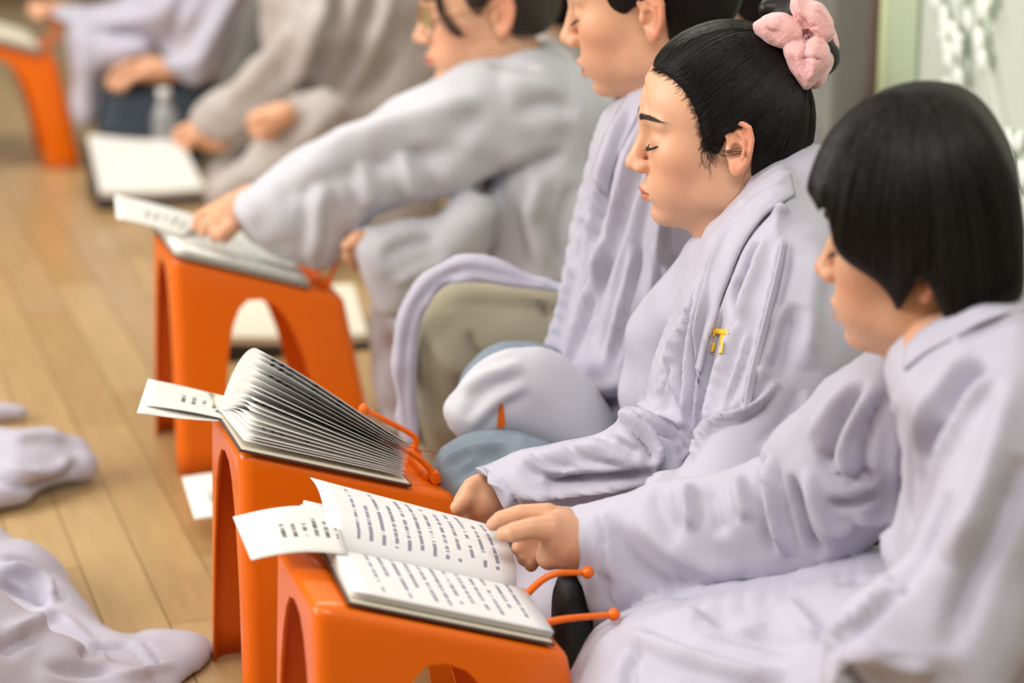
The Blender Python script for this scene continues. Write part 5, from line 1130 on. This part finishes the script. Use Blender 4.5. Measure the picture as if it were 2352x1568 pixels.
floor_robe('folded lavender sleeve lying on the floor at the left edge', (60, 1080, 3.45), (-0.20, 0.14, -0.25, 0.2, 0.0, 0.16),
    [[(-100, 1060, 3.45, 0.06), (20, 1055, 3.44, 0.045), (110, 1030, 3.47, 0.032), (170, 1035, 3.48, 0.022), (190, 1060, 3.47, 0.016)], [(-100, 1110, 3.40, 0.05), (30, 1100, 3.40, 0.036), (120, 1080, 3.43, 0.022), (185, 1075, 3.455, 0.014)], [(-60, 1150, 3.34, 0.02), (40, 1130, 3.37, 0.015)]],
    [([(0, 1060), (60, 1090), (130, 1080), (170, 1050)], 14, 8), ([(0, 1095), (70, 1115), (150, 1090), (180, 1050)], 12, -9), ([(20, 1010), (90, 1000), (150, 1005)], 14, 5)], M_ROBE, seed=84)
floor_robe('small blue-grey cloth end at the left edge of the floor', (10, 945, 3.75), (-0.14, 0.08, -0.12, 0.1, 0.0, 0.10),
    [[(-80, 950, 3.72, 0.016), (20, 946, 3.73, 0.013), (48, 947, 3.73, 0.010)]], [], M_ROBE, seed=86)

# ------------------------------------------------------------------ low dark boxes with books on them
def hexa(name, top4, th, m, parent=None, down=None):
    T = [np.array(p) for p in top4]; nrm = np.cross(T[1]-T[0], T[3]-T[0]); nrm /= np.linalg.norm(nrm); nrm = nrm if nrm[2] > 0 else -nrm
    B = [p-nrm*th for p in T] if down is None else [np.array((p[0], p[1], down)) for p in T]
    me = mesh_from(name, T+B, [(0, 1, 2, 3), (7, 6, 5, 4), (0, 4, 5, 1), (1, 5, 6, 2), (2, 6, 7, 3), (3, 7, 4, 0)], False)
    o = link(name, me, m, parent); bevel(o, 0.0015); bm = bmesh.new(); bm.from_mesh(me); bmesh.ops.recalc_face_normals(bm, faces=bm.faces); bm.to_mesh(me); bm.free(); return o
def box_and_book(px4, y_near, y_far, paper, lbox, lbook, grow=0.01):
    n0, n1 = on_y(*px4[0], y_near), on_y(*px4[1], y_near); f1, f0 = on_y(*px4[2], y_far), on_y(*px4[3], y_far); T = [n0, n1, f1, f0]
    ctr = sum(T)/4; Bt = [p+(p-ctr)/np.linalg.norm(p-ctr)*grow-np.array((0, 0, 0.026)) for p in T]
    bx = hexa('low_reading_box', Bt, 0, M_BLACK, None, 0.001); tag(bx, lbox, 'box', 'low dark boxes')
    bk = empty('open_book', tuple(ctr), lbook, 'book', 'sutra books')
    hexa('cover', [p-np.array((0, 0, 0.021)) for p in T], 0.004, M_COVER, bk)
    mids = ((n0+n1)/2, (f0+f1)/2); up = np.array((0, 0, 0.004))
    hexa('page_block', [n0, mids[0]-up, mids[1]-up, f0], 0.016, paper, bk); hexa('page_block', [mids[0]-up, n1, f1, mids[1]-up], 0.016, paper, bk)
M_CRTXT = page_mat('cream_printed', (0.74, 0.69, 0.56), 20, 60, seed=11.0, ink=(0.45, 0.42, 0.36), bold=0.2)
box_and_book([(232, 440), (472, 432), (415, 322), (203, 308)], 4.91, 5.09, mat('white_pages', (0.78, 0.76, 0.72), 0.8, 0.02, 20), 'low dark box on the floor in front of the grey-robed person', 'white open book on the low dark box at upper left')
box_and_book([(505, 772), (846, 766), (812, 650), (500, 655)], 3.80, 3.98, M_CREAM, 'dark low box behind the stool under the reaching hand', 'cream open book lying behind the stool under the reaching hand')
box_and_book([(505, 1205), (760, 1225), (760, 1120), (515, 1120)], 3.00, 3.14, M_CREAM, 'low dark box half hidden behind the middle orange stool', 'cream book half hidden behind the middle orange stool')
leaflet([on_y(447, 1192, 2.99), on_y(418, 1096, 3.12), on_y(560, 1084, 3.13), on_y(560, 1190, 2.99)], M_SLIP, 'white leaflet poking out low behind the middle stool, left of its legs', 0.003)
# small clear bottle beside the dark jeans
bt = empty('water_bottle', on_floor(385, 421), 'small clear plastic bottle standing in front of the dark jeans', 'bottle')
bp_ = on_floor(385, 421); M_PET = mat('clear_plastic', (0.85, 0.88, 0.88), 0.12, 0.0, trans=0.75)
def lathe(name, prof, m, parent, base):
    n = 20; V = []; Fc = []
    for r_, z_ in prof:
        for k in range(n): a = 2*math.pi*k/n; V.append((base[0]+r_*math.cos(a), base[1]+r_*math.sin(a), base[2]+z_))
    for i in range(len(prof)-1):
        for k in range(n): Fc.append((i*n+k, i*n+(k+1) % n, (i+1)*n+(k+1) % n, (i+1)*n+k))
    Fc += [tuple(range(n))[::-1], tuple((len(prof)-1)*n+k for k in range(n))]
    return link(name, mesh_from(name, V, Fc), m, parent)
lathe('bottle_body', [(0.026, 0.001), (0.028, 0.01), (0.028, 0.145), (0.024, 0.160), (0.013, 0.182), (0.012, 0.192)], M_PET, bt, bp_); lathe('bottle_cap', [(0.014, 0.190), (0.014, 0.206), (0.012, 0.208)], mat('white_cap', (0.8, 0.8, 0.8), 0.4), bt, bp_)
